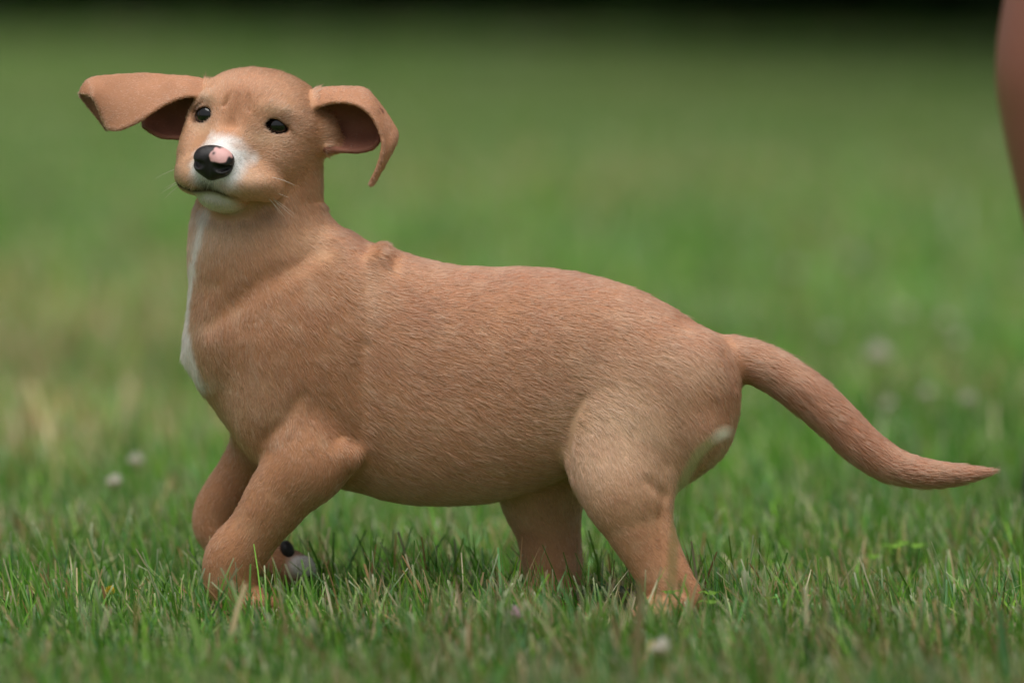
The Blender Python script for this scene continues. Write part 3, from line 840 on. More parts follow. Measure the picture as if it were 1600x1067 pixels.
def coat(p, n):
    N_ = len(p)
    a, b, c = local_head(p)
    df, dc = ear_dist(p)
    dt = ev(torso + neck + shoulder + thigh, p)
    dh = ev(HEADP, p)
    near_head = (p[:, 1] < P(0, 420, 0)[1]) & (p[:, 0] < P(620, 0, 0)[0])
    dh = np.where(near_head, dh, 200)
    ear = (np.minimum(df, dc) < 7.5) & (dh > 4)
    wts = {'torso': np.exp(-np.maximum(dt, 0) / 9.0), 'head': np.exp(-np.maximum(dh, 0) / 5.0) * 3}
    # torso flow
    d2 = (p[:, 0, None] - FLOW[None, :, 0]) ** 2 + (p[:, 1, None] - FLOW[None, :, 1]) ** 2
    wq = 1 / (d2 + 900.0) ** 1.6
    fl = np.stack([(wq * FLOW[:, 2]).sum(1), (wq * FLOW[:, 3]).sum(1), np.zeros(N_)], 1)
    fl /= np.linalg.norm(fl, axis=1)[:, None]
    flow = fl * wts['torso'][:, None]
    length = 12.5 * wts['torso']; wsum = wts['torso'].copy()
    # head: away from the nose, down the cheeks
    q = np.stack([a * 1.0, (b - 45) * 0.9, c - 95], 1)
    q /= np.linalg.norm(q, axis=1)[:, None] + 1e-6
    hf = q[:, :1] * HR + q[:, 1:2] * HD + q[:, 2:3] * HF
    wh = wts['head']
    flow += hf * wh[:, None]; length += (6.0 + 6.0 * np.clip((-c - 5) / 70, 0, 1)) * wh; wsum += wh
    # limbs
    for line, prims, st in LEGS:
        d = ev([Tube.coarse(q) if isinstance(q, Tube) else q for q in prims], p)
        _, tn, pr = nearest(p, line[st * 3::3])
        wl = np.exp(-np.maximum(d, 0) / 7.0) * np.clip(pr * 4, 0, 1) * 2.5
        tn = tn + np.array([.25, 0, 0])
        flow += tn * wl[:, None]; length += (9 - 3 * pr) * wl; wsum += wl
    d, tn, pr = nearest(p, TAIL_LINE)
    wl = np.where(p[:, 0] > 1120, np.exp(-np.maximum(d - 36, 0) / 5.0), 0) * np.clip((p[:, 0] - 1120) / 50, 0, 1) * 4
    flow += tn * wl[:, None]; length += (17 - 3 * pr) * wl; wsum += wl
    tail_w = np.clip(wl / (wsum + 1e-6), 0, 1); tail_par = pr
    length /= wsum + 1e-6
    # ears
    for sheet_pts, base, tip in EAR_FLAPS:
        side = (p[:, 0] < 400) if base[0] < 400 else (p[:, 0] > 400)
        m = ear & side
        fd = np.tile(tip - base, (N_, 1))
        if base[0] > 400: fd[:, 1] = np.where(p[:, 0] > 575, 60, 10); fd[:, 0] = np.where(p[:, 0] > 600, 10, 60)
        fd /= np.linalg.norm(fd, axis=1)[:, None]
        flow[m] = fd[m]; length[m] = 4.0
    flow /= np.linalg.norm(flow, axis=1)[:, None] + 1e-6

    # ---- colour
    def mixc(col, other, t): return col + (other - col) * np.clip(t, 0, 1)[:, None]
    col = np.tile(srgb(202, 148, 109), (N_, 1))
    n1 = noise(p, 60, 1); n2 = noise(p, 22, 2); n3 = noise(p * np.array([.35, 1, 1]), 9, 3)
    u, v, w = p.T
    back = np.clip(1 - (v - np.interp(u, g_[:, 0], g_[:, 1])) / 230, 0, 1) * np.clip((u - 500) / 80, 0, 1)
    col = mixc(col, COAT['red'], 0.75 * back * (0.8 + 0.4 * n1))
    col = mixc(col, COAT['red'], 0.9 * tail_w * (0.35 + 0.75 * tail_par))
    col = mixc(col, srgb(176, 122, 84), 0.55 * np.clip((640 - u) / 120, 0, 1) * np.clip((v - 380) / 60, 0, 1))  # browner front coat, with some of the head's shade on the neck painted in
    def blob(cu, cv, ru, rv): return np.exp(-(((u - cu) / ru) ** 2 + ((v - cv) / rv) ** 2))
    side_near = (w < wsp(u) + 10)
    col = mixc(col, COAT['pale'], 0.75 * blob(1085, 560, 55, 35) * (0.6 + 0.8 * np.clip(n3, 0, 1)))
    col = mixc(col, COAT['pale'], 1.0 * blob(975, 660, 105, 95))
    col = mixc(col, COAT['pale'], 0.55 * blob(920, 700, 35, 60))
    col = mixc(col, COAT['pale'], 0.4 * blob(485, 372, 46, 34)); col = mixc(col, COAT['pale'], 0.35 * blob(582, 450, 18, 60))
    col = mixc(col, COAT['pale'], 0.4 * blob(1095, 690, 40, 40)); col = mixc(col, COAT['pale'], 0.3 * blob(400, 620, 80, 50))
    col = mixc(col, COAT['pale'], 0.5 * blob(700, 800, 200, 50))
    col = mixc(col, COAT['red'], 0.35 * np.clip(n1, 0, 1)); col = mixc(col, COAT['pale'], 0.30 * np.clip(n2, 0, 1)); col = mixc(col, COAT['red'], 0.35 * np.clip(n3 - 0.1, 0, 1))
    # chest blaze
    not_head = dh > 6
    cw = P(0, 0, 0); bl_u = np.interp(v, [300, 350, 420, 500, 560, 600], [334, 315, 297, 289, 293, 308])
    t = (w < wsp(u) + 60) * np.clip(1.5 - np.where(u > bl_u, u - bl_u, (bl_u - u) * np.where(v > 515, 0.25, 0.9)) / np.interp(v, [300, 400, 500, 560, 600], [8, 5, 6.5, 12, 9]) + 0.5 * n2 + 0.45 * n3, 0, 1) * np.clip((612 - v) / 14, 0, 1) * np.clip((v - 300) / 20, 0, 1) * not_head
    col = mixc(col, COAT['white'], t * 0.95)
    col = mixc(col, COAT['cream'], 0.45 * np.exp(-np.maximum(u - bl_u, 0) / 22) * (v > 330) * (v < 605) * (0.7 + 0.6 * n2) * not_head)
    col = mixc(col, COAT['cream'], 0.35 * np.exp(-((u - 350) / 60) ** 2 - ((v - 350) / 45) ** 2) * not_head)
    # head
    hm = np.clip(wh / (wsum + 1e-6) * 1.3, 0, 1) * (~ear)
    hcol = np.tile(COAT['tan'], (N_, 1))
    hcol = mixc(hcol, COAT['pale'], 0.55 * np.exp(-((np.abs(a) - 56) / 26) ** 2 - ((b - 20) / 12) ** 2) + 0.6 * np.exp(-((np.abs(a) - 58) / 24) ** 2 - ((b + 27) / 8) ** 2))
    hcol = mixc(hcol, COAT['pale'], 0.55 * np.exp(-((np.abs(a) - 52) / 30) ** 2 - ((b - 84) / 26) ** 2) * (c > -20))
    hcol = mixc(hcol, COAT['red'], 0.45 * np.exp(-((a) / 34) ** 2 - ((b + 40) / 40) ** 2))
    bl = 1.45 - np.sqrt(((a - 3) / 36) ** 2 + ((b - 70) / 38) ** 2) + 0.2 * n2 + 0.12 * n3
    hcol = mixc(hcol, COAT['white'], np.clip(bl * 2.2, 0, 1) * np.clip((c - 10) / 25, 0, 1) * np.clip((112 - b) / 10, 0, 1))
    chin = 1.2 - np.sqrt(((a + 4) / 36) ** 2 + ((b - 128) / 20) ** 2) + .15 * n2
    hcol = mixc(hcol, srgb(232, 226, 220), np.clip(chin * 2.0, 0, 0.9) * np.clip((c - 5) / 25, 0, 1))
    hcol = mixc(hcol, srgb(214, 178, 172), 0.7 * np.exp(-((a - 20) / 12) ** 2 - ((b - 98) / 9) ** 2) * (c > 40))
    hcol = mixc(hcol, COAT['lip'], 0.85 * np.exp(-((a + 8) / 20) ** 2 - ((b - 102) / 10) ** 2) * (c > 35))
    col = col + (hcol - col) * hm[:, None]
    mouth_b = 118 - 10 * np.exp(-(a / 26) ** 2) - 0.0012 * a * a
    lip = np.exp(-((b - mouth_b) / 4.5) ** 2) * (c > 5) * np.clip((44 - a) / 25, 0, 1) * (a > -80) * hm
    col = mixc(col, COAT['lip'], lip * 1.0)
    de = np.minimum(np.linalg.norm((p - EYE[0]) * 1.0, axis=1), np.linalg.norm(p - EYE[1], axis=1))
    rim = np.clip((EYE_R + 3.4 - de) / 1.6, 0, 1) * hm
    col = mixc(col, COAT['dark'], 0.38 * np.exp(-((de - 25) / 7) ** 2) * hm)
    col = mixc(col, COAT['dark'] * 0.5, rim)
    dn = np.linalg.norm(p - NOSE_C, axis=1)
    # ears
    col[ear] = (COAT['tan'] * 0.5 + COAT['red'] * 0.5) * (1 + 0.10 * n2[ear])[:, None]
    inner = ear & (dc < df + 1.0) & (n[:, 2] < 0.15)
    col[inner] = COAT['ear_in'] * (1 + 0.25 * n2[inner])[:, None]
    # feet
    foot = np.zeros(N_)
    foot = np.maximum(foot, np.exp(-np.maximum(ev(toes_far, p), 0) / 5.0) * (u > 440))
    col = mixc(col, COAT['white'], foot * 0.9)
    length = length * (1 + 0.3 * foot)
    bare = np.clip(rim * 1.2 - 0.35, 0, 1) + np.clip(lip - .35, 0, 1) * 2 + (dn < NOSE_R[0] * 0.9) + 0.72 * inner
    return np.clip(col, 0.004, 0.95), flow, length, np.clip(bare, 0, 1), hm, ear, tail_w * tail_par

NOSE_C = HP(0, 62, 82); NOSE_R = (31, 25, 22)
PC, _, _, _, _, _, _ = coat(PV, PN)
skin = mat('puppy_skin', 0.65, attr='coat', spec=0.15)
puppy = bpy.data.objects.new('puppy', None)
COL.objects.link(puppy)
tag(puppy, 'tan puppy with white muzzle and chest, ears blown out, trotting through the grass', 'puppy')
puppy.location = (0, 0, 0)
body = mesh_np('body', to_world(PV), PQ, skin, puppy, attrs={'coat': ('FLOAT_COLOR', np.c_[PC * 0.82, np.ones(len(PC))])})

# ---- short coat
def hair_material():
    m = bpy.data.materials.new('puppy_coat'); m.use_nodes = True
    nt = m.node_tree; nt.nodes.clear()
    at = nt.nodes.new('ShaderNodeAttribute'); at.attribute_name = 'coat'
    hb = nt.nodes.new('ShaderNodeBsdfHairPrincipled')
    hb.parametrization = 'COLOR'
    hb.inputs['Roughness'].default_value = 0.42
    hb.inputs['Radial Roughness'].default_value = 0.65
    hb.inputs['Coat'].default_value = 0.0
    df = nt.nodes.new('ShaderNodeBsdfDiffuse')
    mx = nt.nodes.new('ShaderNodeMixShader'); mx.inputs[0].default_value = 0.35
    out = nt.nodes.new('ShaderNodeOutputMaterial')
    nt.links.new(at.outputs['Color'], hb.inputs['Color']); nt.links.new(at.outputs['Color'], df.inputs['Color'])
    nt.links.new(hb.outputs[0], mx.inputs[1]); nt.links.new(df.outputs[0], mx.inputs[2])
    nt.links.new(mx.outputs[0], out.inputs['Surface'])
    return m

def grow_fur(n):
    fc = PV[PQ].mean(1)
    dens = farea.copy()
    headish = (fc[:, 1] < P(0, 345, 0)[1]) & (fc[:, 0] < 640)
    dens[headish] *= 3.2
    dens[fc[:, 2] > 130] *= 0.5
    f = rng.choice(len(PQ), n, p=dens / dens.sum())
    s_, t_ = rng.random((2, n))
    A, B, C, D = (PV[PQ[f, i]] for i in range(4)); nA, nB, nC, nD = (PN[PQ[f, i]] for i in range(4))
    s_, t_ = s_[:, None], t_[:, None]
    lerp = lambda a, b, c, d: (a * (1 - s_) + b * s_) * (1 - t_) + (d * (1 - s_) + c * s_) * t_
    p = lerp(A, B, C, D); nr = lerp(nA, nB, nC, nD); nr /= np.linalg.norm(nr, axis=1)[:, None]
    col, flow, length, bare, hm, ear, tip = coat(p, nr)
    keep = rng.random(n) > bare
    p, nr, col, flow, length, hm, ear, tip = (x[keep] for x in (p, nr, col, flow, length, hm, ear, tip)); n = len(p)
    # lie of the hair: flow laid into the skin, gathered into small locks
    wob = np.stack([noise(p, 30, 11), noise(p, 30, 12), noise(p, 30, 13)], 1) * 0.20 + np.stack([noise(p, 7, 14), noise(p, 7, 15), noise(p, 7, 16)], 1) * 0.18
    d = flow + wob * np.where(hm > .5, 1.1, 1)[:, None] + rng.normal(0, 0.10, (n, 3))
    d -= nr * (d * nr).sum(1)[:, None]; d /= np.linalg.norm(d, axis=1)[:, None] + 1e-6
    lift = np.clip(0.26 + 0.10 * noise(p, 7, 17) + rng.normal(0, 0.07, n), 0.1, 0.7)
    L = length * np.exp(rng.normal(0, 0.22, n)) * (1 + 0.15 * noise(p, 14, 18))
    L = np.where(rng.random(n) < 0.02, L * 1.4, L)
    k = 4
    ts = np.linspace(0, 1, k)
    pts = np.empty((n, k, 3))
    for i, t in enumerate(ts):
        pts[:, i] = p + d * (L * t)[:, None] + nr * (L * lift * (t - 0.45 * t * t) - 0.6)[:, None]
    rad = np.where((hm > .4) | ear, 0.29, 0.32)[:, None] * np.array([1, .9, .65, .12])[None]     # sculpt units
    # strand colour: slight scatter, some darker tips and a few pale guard hairs
    col = col * np.exp(rng.normal(0, 0.10, n))[:, None]
    pale = rng.random(n) < 0.10
    col[pale] = col[pale] * 0.6 + COAT['cream'] * 0.4 * np.clip(col[pale].max(1) * 2, 0, 1)[:, None]
    hc = bpy.data.hair_curves.new('fur')
    hc.add_curves([k] * n)
    hc.points.foreach_set('position', to_world(pts).astype(np.float32).ravel())
    hc.points.foreach_set('radius', (rad / S).astype(np.float32).ravel())
    at = hc.attributes.new('coat', 'FLOAT_COLOR', 'CURVE')
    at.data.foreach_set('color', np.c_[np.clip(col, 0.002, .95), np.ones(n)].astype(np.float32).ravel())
    hc.materials.append(hair_material())
    o = bpy.data.objects.new('fur', hc); COL.objects.link(o); o.parent = puppy
    tag(o, kind='stuff')
    return o
scene.cycles_curves.shape = 'RIBBONS'
scene.cycles_curves.subdivisions = 2
grow_fur(520000)

# ---- eyes
def sdf_part(name, lo, hi, step, fn, mats, parent, col=None, smooth=2):
    G = Grid(lo, hi, step); fn(G)
    V, Q = G.mesh(smooth)
    f0 = np.cross(V[Q[:, 2]] - V[Q[:, 0]], V[Q[:, 3]] - V[Q[:, 1]])
    if (f0 * (V[Q].mean(1) - V.mean(0))).sum() < 0: Q = Q[:, ::-1]
    at = {'tint': ('FLOAT_COLOR', np.c_[col(V), np.ones(len(V))])} if col else None
    return mesh_np(name, to_world(V), Q, mats, parent, attrs=at)

eye_mat = mat('eye_gloss', 0.03, attr='tint', spec=0.7)
for e in EYE:
    def eye_col(V, e=e):
        view = np.array([0, -0.1, -1.0]) + np.array([-.12, 0, 0]); view /= np.linalg.norm(view)
        q = (V - e); q /= np.linalg.norm(q, axis=1)[:, None]
        ang = np.degrees(np.arccos(np.clip(q @ view, -1, 1)))
        c = np.tile(srgb(14, 11, 10), (len(V), 1))
        c[ang < 24] = srgb(6, 6, 7)
        c[ang > 62] = srgb(40, 30, 28)
        return c
    sdf_part('eye', e - EYE_R - 5, e + EYE_R + 5, 1.3, lambda G, e=e: G.apply(Ell(e, (EYE_R,) * 3), 1), eye_mat, puppy, eye_col, 4)

# ---- nose leather with two nostrils and a pink patch
def nose_fn(G):
    G.apply(HE(0, 57, 84, 32, 19, 20), 6)
    G.apply(HE(-15, 67, 86, 17, 19, 18), 8); G.apply(HE(15, 67, 86, 17, 19, 18), 8)
    G.apply(HE(0, 78, 86, 16, 15, 14), 8)
    for sg in (-1, 1):
        G.apply(Tube([(HP(sg * 13, 70, 106), 5.5), (HP(sg * 20, 71, 100), 5.5), (HP(sg * 29, 67, 90), 3.2)]), 4, 'cut')
    G.apply(Groove([HP(0, 60, 106), HP(0, 74, 104), HP(0, 94, 98)], [1.6, 2.2, 2.2]), 4, 'cut')
def nose_col(V):
    a, b, c = local_head(V)
    n2 = noise(V, 7, 31); n1 = noise(V, 3, 32)
    col = srgb(30, 27, 28)[None] * (1 + 0.25 * n1)[:, None]
    t = np.clip((1.0 - np.sqrt(((a - 14) / 16) ** 2 + ((b - 51) / 12) ** 2) + 0.22 * n2) * 7, 0, 1)
    spot = np.exp(-((a - 5) / 2.6) ** 2 - ((b - 49) / 2.6) ** 2)
    t = t * (1 - spot)
    return col + (srgb(222, 172, 168) - col) * t[:, None]
nose_mat = mat('nose_leather', 0.38, attr='tint', spec=0.45)
nt = nose_mat.node_tree; nz = nt.nodes.new('ShaderNodeTexVoronoi'); nz.inputs['Scale'].default_value = 900
bp = nt.nodes.new('ShaderNodeBump'); bp.inputs['Strength'].default_value = 0.25; bp.inputs['Distance'].default_value = 0.0006
nt.links.new(nz.outputs['Distance'], bp.inputs['Height']); nt.links.new(bp.outputs[0], nt.nodes['Principled BSDF'].inputs['Normal'])
sdf_part('nose', NOSE_C - 50, NOSE_C + 50, 1.3, nose_fn, nose_mat, puppy, nose_col, 2)

# ---- whiskers
whisker_mat = mat('whisker', 0.4, (0.75, 0.68, 0.58))
for sg in (-1, 1):
    for i in range(7):
        a0 = sg * (50 + rng.uniform(-8, 14)); b0 = 84 + rng.uniform(-8, 18); c0 = 36 + rng.uniform(-16, 10)
        L = rng.uniform(45, 78); out = rng.uniform(0.6, 1.0); dn = rng.uniform(-0.15, 0.55)
        base = HP(a0 * 0.9, b0, c0 - 6)
        pl = [base + (HR * sg * out + HD * dn - HF * 0.25) * L * t + HD * 14 * t * t for t in np.linspace(0, 1, 7)]
        thin_tube('whisker', to_world(np.array(pl)), 0.6 / S, 0.12 / S, whisker_mat, puppy)

# ---- pads and claws
pad_mat = mat('pad_leather', 0.5, tuple(srgb(34, 32, 34)), spec=0.4)
claw_mat = mat('claw_horn', 0.35, tuple(srgb(190, 170, 150)), spec=0.4)
def pad(center, r, ax=None):
    c = np.array(center); R_ = max(r) + 8
    return sdf_part('paw_pad', c - R_, c + R_, 2.0, lambda G: G.apply(Ell(c, r, ax), 1), pad_mat, puppy)
pad(PW(449, 860, 60), (11, 17, 14), [[.95, -.3, 0], [.3, .95, 0], [0, 0, 1]])
pad(PW(484, 900, 66), (9, 8, 12))
def claw(p0, d):
    p0 = np.array(p0); d = np.array(d, float)
    pl = [p0 + d * t + np.array([0, 6, 0]) * t * t for t in np.linspace(0, 1, 6)]
    thin_tube('claw', to_world(np.array(pl)), 3.4 / S, 0.5 / S, claw_mat, puppy, 8)
for e in toes_near: claw(e.c + np.array([12, 2, -4]), (15, 4, -4))
for e in toes_hind: claw(e.c + np.array([-8, 2, -6]), (-12, 4, -8))
for e in toes_hind_far: claw(e.c + np.array([-8, 2, -6]), (-12, 4, -8))
for e in toes_far: claw(e.c + np.array([10, 6, 0]), (10, 10, 0))

# ------------------------------------------------------------------ flowers and leaves in the lawn
STEM = leaf_mat('clover_stem', col=tuple(srgb(110, 138, 72)), trans=0.2)
WHITE_PETAL = leaf_mat('white_petal', 'tint', trans=0.3)
CLOVER = leaf_mat('clover_leaf', 'tint', trans=0.3)
def petal_head(name, rad, tintfn, seed, parent, loc):
    """globe of small upright florets"""
    r = np.random.default_rng(seed); n = 90
    i = np.arange(n) + 0.5; ph = np.arccos(1 - 1.75 * i / n); th = math.pi * (1 + 5 ** 0.5) * i
    d = np.stack([np.cos(th) * np.sin(ph), np.sin(th) * np.sin(ph), np.cos(ph)], 1) + r.normal(0, .08, (n, 3))
    d /= np.linalg.norm(d, axis=1)[:, None]
    x = np.cross(d, [0.2, 0.1, 1.0]); x /= np.linalg.norm(x, axis=1)[:, None]
    b = d * rad * 0.25; m_ = d * rad * 0.75 + np.array([0, 0, rad * .1]); t = d * rad * r.uniform(.9, 1.1, n)[:, None] + np.array([0, 0, rad * .25])
    w_ = rad * 0.13
    V = np.stack([b, m_ - x * w_, t, m_ + x * w_], 1).reshape(-1, 3); F = np.arange(n * 4).reshape(n, 4)
    c = np.repeat(tintfn(d, r), 4, 0)
    o = mesh_np(name, V + np.array(loc), F, WHITE_PETAL, parent, smooth=False, attrs={'tint': ('FLOAT_COLOR', np.c_[c, np.ones(len(c))])})
    return o
def white_tint(d, r):
    c = np.tile(srgb(236, 232, 222), (len(d), 1)); lo = d[:, 2] < -0.1
    c[lo] = srgb(196, 184, 150); return c * r.uniform(.85, 1.05, len(d))[:, None]
def pink_tint(d, r):
    c = np.tile(srgb(236, 208, 222), (len(d), 1)); c[d[:, 2] < 0] = srgb(206, 170, 186); return c * r.uniform(.8, 1.1, len(d))[:, None]
def make_flower(name, px, height, rad, tint, seed):
    q = ray_at_height(px[0], px[1], height)
    t = bpy.data.objects.new(name, None); COL.objects.link(t); t.location = (q[0], q[1], 0)
    r = np.random.default_rng(seed); k = r.normal(0, .006, 2)
    thin_tube('stem', [(k[0], k[1], -0.003), (k[0] * .6, k[1] * .6, height * .5), (0, 0, height)], .0011, .0009, STEM, t)
    petal_head('flower_head', rad * 0.85, tint, seed, t, (0, 0, height))
    return t
for i, (px, hh, rr) in enumerate([((1372, 558), .065, .016), ((1413, 490), .06, .010), ((1478, 503), .055, .009), ((1496, 534), .05, .009), ((1511, 627), .05, .009),
                                  ((1390, 634), .045, .008), ((1449, 616), .045, .008), ((1297, 520), .06, .008), ((1240, 425), .06, .010), ((178, 755), .045, .008), ((212, 722), .045, .008), ((1330, 405), .06, .010), ((1180, 380), .06, .009)]):
    tag(make_flower('clover_flower', px, hh, rr, white_tint, 300 + i), 'small white clover flower on a thin stem in the lawn', 'flower', 'white clover flowers in the lawn')
tag(make_flower('clover_flower', (802, 962), .022, .0075, pink_tint, 331), 'small pink clover flower low in the grass under the puppy belly', 'flower')
tag(make_flower('clover_flower', (1034, 1016), .026, .0085, white_tint, 332), 'faded white clover flower low in the grass before the hind paw', 'flower')

def yellow_tint(d, r):
    return np.tile(srgb(216, 190, 60), (len(d), 1)) * r.uniform(.8, 1.1, len(d))[:, None]
tag(make_flower('medick_flower', (172, 924), .018, .0045, yellow_tint, 341), 'tiny yellow flower in the grass before the front paws', 'flower')
tag(make_flower('medick_flower', (1020, 1012), .02, .005, yellow_tint, 342), 'tiny yellow flower beside the faded white clover flower', 'flower')

def trefoil(px, height, size, seed):
    q = ray_at_height(px[0], px[1], height)
    t = bpy.data.objects.new('clover_plant', None); COL.objects.link(t); t.location = (q[0], q[1], 0)
    r = np.random.default_rng(seed)
    for j in range(4):
        o_ = np.array([r.normal(0, size * 1.6), r.normal(0, size * 1.2), height * r.uniform(.7, 1.1)])
        thin_tube('stem', [(o_[0] * .3, o_[1] * .3, -.002), o_ * [.7, .7, .5], o_], .0007, .0006, STEM, t)
        for k in range(3):
            an = k * 2.094 + r.uniform(0, 1); e = np.array([math.cos(an), math.sin(an), 0.15]); f = np.array([-math.sin(an), math.cos(an), 0])
            rim = [(.0, 0), (.35, .42), (.75, .55), (1, .3), (.93, 0), (1, -.3), (.75, -.55), (.35, -.42)]
            V = np.array([o_ + size * (a * e + b * f + np.array([0, 0, -.25 * a * a + .2 * abs(b)])) for a, b in rim] + [o_ + size * e * .55])
            F = np.array([(8, a, (a + 1) % 8) for a in range(8)])
            c = np.tile(srgb(126, 172, 66) * r.uniform(.75, 1.1), (9, 1))
            mesh_np('leaflet', V, F, CLOVER, t, attrs={'tint': ('FLOAT_COLOR', np.c_[c, np.ones(9)])})
    return t
tag(trefoil((1124, 930), .024, .0075, 61), 'bright green clover leaves just behind the near hind paw', 'clover')
tag(trefoil((1420, 850), .026, .008, 62), 'bright green clover leaves in the grass under the tail tip', 'clover')
tag(trefoil((500, 878), .02, .006, 63), 'small clover leaves beside the lifted white toes', 'clover')

def plantain():
    q = ray_at_height(962, 930, .012)
    t = bpy.data.objects.new('plantain_plant', None); COL.objects.link(t); t.location = (q[0], q[1], 0)
    r = np.random.default_rng(9)
    m = leaf_mat('plantain_leaf', col=tuple(srgb(44, 82, 52)), trans=0.2)
    for j, an in enumerate((1.9, 0.4, 3.4, 5.0)):
        L = .038 - .005 * j; V = []; F = []
        e = np.array([math.cos(an), math.sin(an), 0]); f = np.array([-math.sin(an), math.cos(an), 0])
        for i in range(7):
            x = i / 6; wv = .013 * math.sin(math.pi * min(1, x * .93 + .05)) ** .8
            for k in (-1, 0, 1): V.append(e * L * x + f * wv * k + np.array([0, 0, .003 + .028 * x - .018 * x * x + .003 * abs(k)]))
        for i in range(6):
            for k in (0, 1): F.append((i * 3 + k, i * 3 + k + 1, i * 3 + k + 4, i * 3 + k + 3))
        mesh_np('leaf', np.array(V), np.array(F), m, t)
    return t
tag(plantain(), 'dark green broad-leaved weed between the puppy hind legs', 'weed')

# tall bent grass stalk standing nearer to the camera
def stalk():
    yy = -0.52
    path = [(1044, 1135), (1046, 1040), (1048, 950), (1051, 870), (1058, 800), (1070, 748), (1092, 708), (1114, 688), (1136, 676)]
    pts = np.array([to_world(P(u, v, yy * S)) for u, v in path]); pts[0, 2] = -0.003
    t = bpy.data.objects.new('grass_stalk', None); COL.objects.link(t); t.location = (pts[0, 0], pts[0, 1], 0)
    q = pts - np.array([pts[0, 0], pts[0, 1], 0])
    thin_tube('stem', q, .0015, .0011, leaf_mat('stalk', col=tuple(srgb(120, 142, 82)), trans=.2), t, 6)
    a, b = q[-2], q[-1] + (q[-1] - q[-2]) * .25
    thin_tube('seed_head', [a, a * .6 + b * .4, a * .25 + b * .75, b], 0, 0, mat('seed_husk', .7, tuple(srgb(158, 160, 134))), t, 7, rads=[.0010, .0026, .0028, .0010])
    return t
tag(stalk(), 'tall bent grass stalk with pale seed tip crossing the hind leg', 'grass stalk')

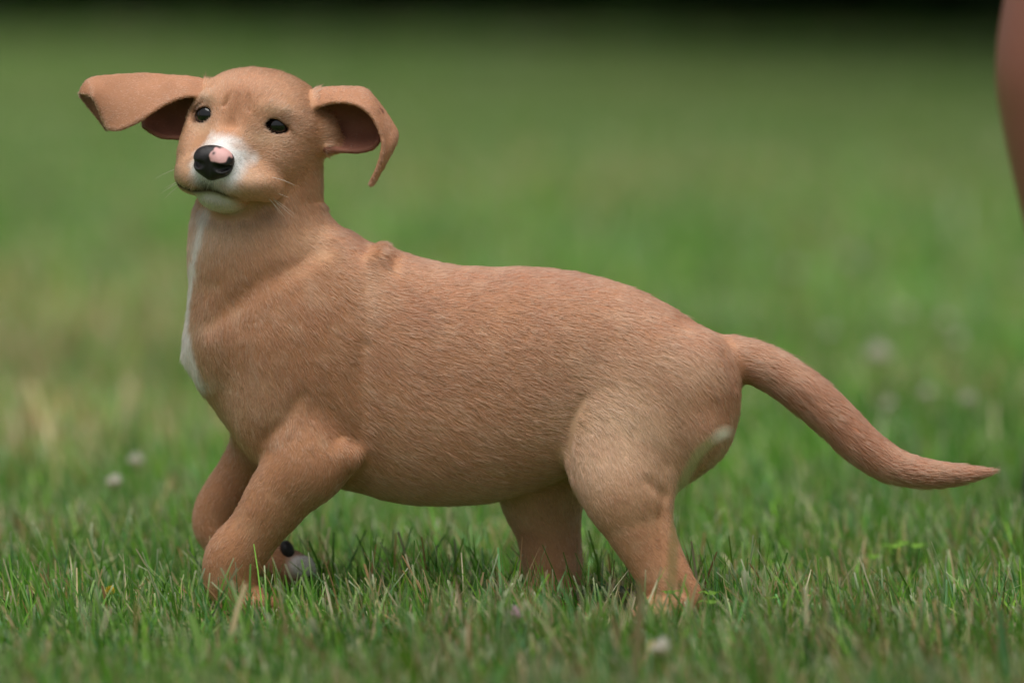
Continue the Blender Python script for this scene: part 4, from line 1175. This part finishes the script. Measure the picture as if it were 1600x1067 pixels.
# ------------------------------------------------------------------ person standing beside the puppy, facing away to the right
PS = 1000.0
def person():
    """sculpted in millimetres: x right, y away, z up; origin between the feet"""
    mm = lambda x, y, z: np.array([x, y, z], float)
    def limb(side):
        y = side * 95; dx = 0 if side < 0 else 150
        return Tube([(mm(60 + dx, y * .9, 880), 92), (mm(62 + dx, y, 700), 82), (mm(66 + dx, y, 560), 66), (mm(64 + dx, y, 475), 57), (mm(52 + dx, y, 375), 60), (mm(52 + dx, y, 330), 57), (mm(62 + dx, y, 230), 45), (mm(70 + dx, y, 130), 36), (mm(74 + dx, y, 70), 38)])
    def foot(side):
        y = side * 95; dx = 0 if side < 0 else 150
        return Tube([(mm(58 + dx, y, 42), 36), (mm(140 + dx, y, 40), 36), (mm(225 + dx, y + side * 10, 30), 30), (mm(265 + dx, y + side * 12, 24), 22)])
    def arm(side):
        y = side
        return Tube([(mm(120, y * 165, 1330), 52), (mm(108, y * 225, 1200), 45), (mm(110, y * 245, 1070), 38), (mm(150, y * 245, 960), 34), (mm(196, y * 235, 840), 25)])
    def hand(side):
        y = side * 235; L = [Ell(mm(215, y, 790), (30, 15, 46))]
        for k, (dx_, ln) in enumerate(((-24, 62), (-8, 74), (8, 72), (23, 58))):
            L.append(Tube([(mm(215 + dx_, y, 760), 9), (mm(222 + dx_, y - side * 6, 760 - ln * .55), 8.5), (mm(216 + dx_, y - side * 24, 752 - ln * .95), 7)]))
        L.append(Tube([(mm(238, y, 815), 11), (mm(258, y - side * 10, 782), 10), (mm(262, y - side * 16, 745), 8)]))
        return L
    G = Grid((-160, -330, -10), (420, 330, 1760), 9.0)
    torso_ = [Ell(mm(85, 0, 930), (125, 170, 130)), Tube([(mm(90, 0, 950), 115), (mm(96, 0, 1100), 112), (mm(105, 0, 1260), 118)]), Ell(mm(108, 0, 1270), (105, 190, 110)), Ell(mm(116, 0, 1370), (70, 160, 52))]
    neck_ = [Tube([(mm(118, 0, 1380), 56), (mm(140, 0, 1470), 52)])]
    head_ = [Ell(mm(150, 0, 1570), (92, 74, 108)), Ell(mm(176, 0, 1520), (64, 58, 68)), Tube([(mm(236, 0, 1572), 9), (mm(252, 0, 1545), 15)]), Ell(mm(226, 0, 1502), (18, 26, 12)), Ell(mm(215, 0, 1470), (22, 28, 22))]
    ears_ = [Ell(mm(145, s_ * 76, 1555), (22, 9, 32)) for s_ in (-1, 1)]
    for q in torso_: G.apply(q, 40)
    for s_ in (-1, 1):
        G.apply(limb(s_), 30); G.apply(foot(s_), 14); G.apply(arm(s_), 26)
    for q in neck_: G.apply(q, 24)
    for q in head_: G.apply(q, 12)
    for q in ears_: G.apply(q, 6)
    for s_ in (-1, 1):
        G.apply(Ell(mm(236, s_ * 32, 1580), (18, 18, 12)), 8, 'cut')
    for s_ in (-1, 1):
        h = hand(s_)
        G.apply(h[0], 14)
        for q in h[1:]: G.apply(q, 4)
    V, Q = G.mesh(2)
    sk = mat('person_skin', 0.42, tuple(srgb(144, 93, 77)), spec=0.45)
    sk.node_tree.nodes['Principled BSDF'].inputs['Subsurface Weight'].default_value = 0.08
    sk.node_tree.nodes['Principled BSDF'].inputs['Subsurface Radius'].default_value = (.01, .004, .002)
    t = bpy.data.objects.new('person', None); COL.objects.link(t)
    def outward(V, Q):
        f0 = np.cross(V[Q[:, 2]] - V[Q[:, 0]], V[Q[:, 3]] - V[Q[:, 1]])
        vol = (f0 * V[Q].mean(1)).sum()
        return Q if vol > 0 else Q[:, ::-1]
    mesh_np('body', V / PS, outward(V, Q), sk, t)
    def garment(name, prims, k, grow, zlo, zhi, m, extra=()):
        g = Grid((-180, -360, -14), (440, 360, 1780), 9.0)
        for q in prims: g.apply(q, k)
        g.f -= grow
        z = (g.lo[2] + g.step * np.arange(g.n[2])).astype(np.float32)[None, None, :]
        g.f = smax(g.f, np.broadcast_to(z - zhi, g.f.shape), 4); g.f = smax(g.f, np.broadcast_to(zlo - z, g.f.shape), 4)
        V, Q = g.mesh(2); return mesh_np(name, V / PS, outward(V, Q), m, t)
    def cloth(name, c):
        m = mat(name, .85, tuple(c), spec=.1); nt = m.node_tree
        tx = nt.nodes.new('ShaderNodeTexNoise'); tx.inputs['Scale'].default_value = 9; bp = nt.nodes.new('ShaderNodeBump'); bp.inputs['Distance'].default_value = .006; bp.inputs['Strength'].default_value = .5
        nt.links.new(tx.outputs['Fac'], bp.inputs['Height']); nt.links.new(bp.outputs[0], nt.nodes['Principled BSDF'].inputs['Normal']); return m
    garment('shorts', [torso_[0], limb(-1), limb(1)], 40, 14, 590, 1000, cloth('denim', srgb(62, 74, 92)))
    sleeves = [Tube([(mm(120, s_ * 165, 1330), 52), (mm(108, s_ * 225, 1200), 46), (mm(110, s_ * 236, 1130), 42)]) for s_ in (-1, 1)]
    garment('shirt', torso_ + sleeves, 36, 9, 900, 1412, cloth('jersey', srgb(120, 126, 132)))
    for s_ in (-1, 1):
        garment('shoe', [foot(s_), Tube([(mm(70 + (0 if s_ < 0 else 150), s_ * 95, 80), 40), (mm(64 + (0 if s_ < 0 else 150), s_ * 95, 40), 40)])], 14, 6, -4, 96, cloth('canvas', srgb(70, 70, 74)))
    g = Grid((20, -120, 1440), (300, 120, 1720), 5.0)
    g.apply(Ell(mm(140, 0, 1590), (100, 84, 106)), 2)
    g.apply(Ell(mm(250, 0, 1530), (96, 120, 92)), 14, 'cut'); g.apply(Ell(mm(150, 0, 1470), (70, 140, 50)), 10, 'cut')
    V, Q = g.mesh(1); mesh_np('hair', V / PS, outward(V, Q), mat('person_hair', .5, tuple(srgb(40, 30, 26))), t)
    ew = mat('person_eye', .1, tuple(srgb(60, 44, 38)), spec=.5)
    for s_ in (-1, 1):
        g = Grid((195, s_ * 32 - 25, 1555), (255, s_ * 32 + 25, 1605), 2.5); g.apply(Ell(mm(222, s_ * 32, 1580), (12.5,) * 3), 1)
        V, Q = g.mesh(1); mesh_np('eye', V / PS, outward(V, Q), ew, t)
    return t
ppl = person()
ppl.location = (0.375, 0.55, 0)
tag(ppl, 'person with bare lower legs standing behind the puppy tail, seen only as a calf', 'person')
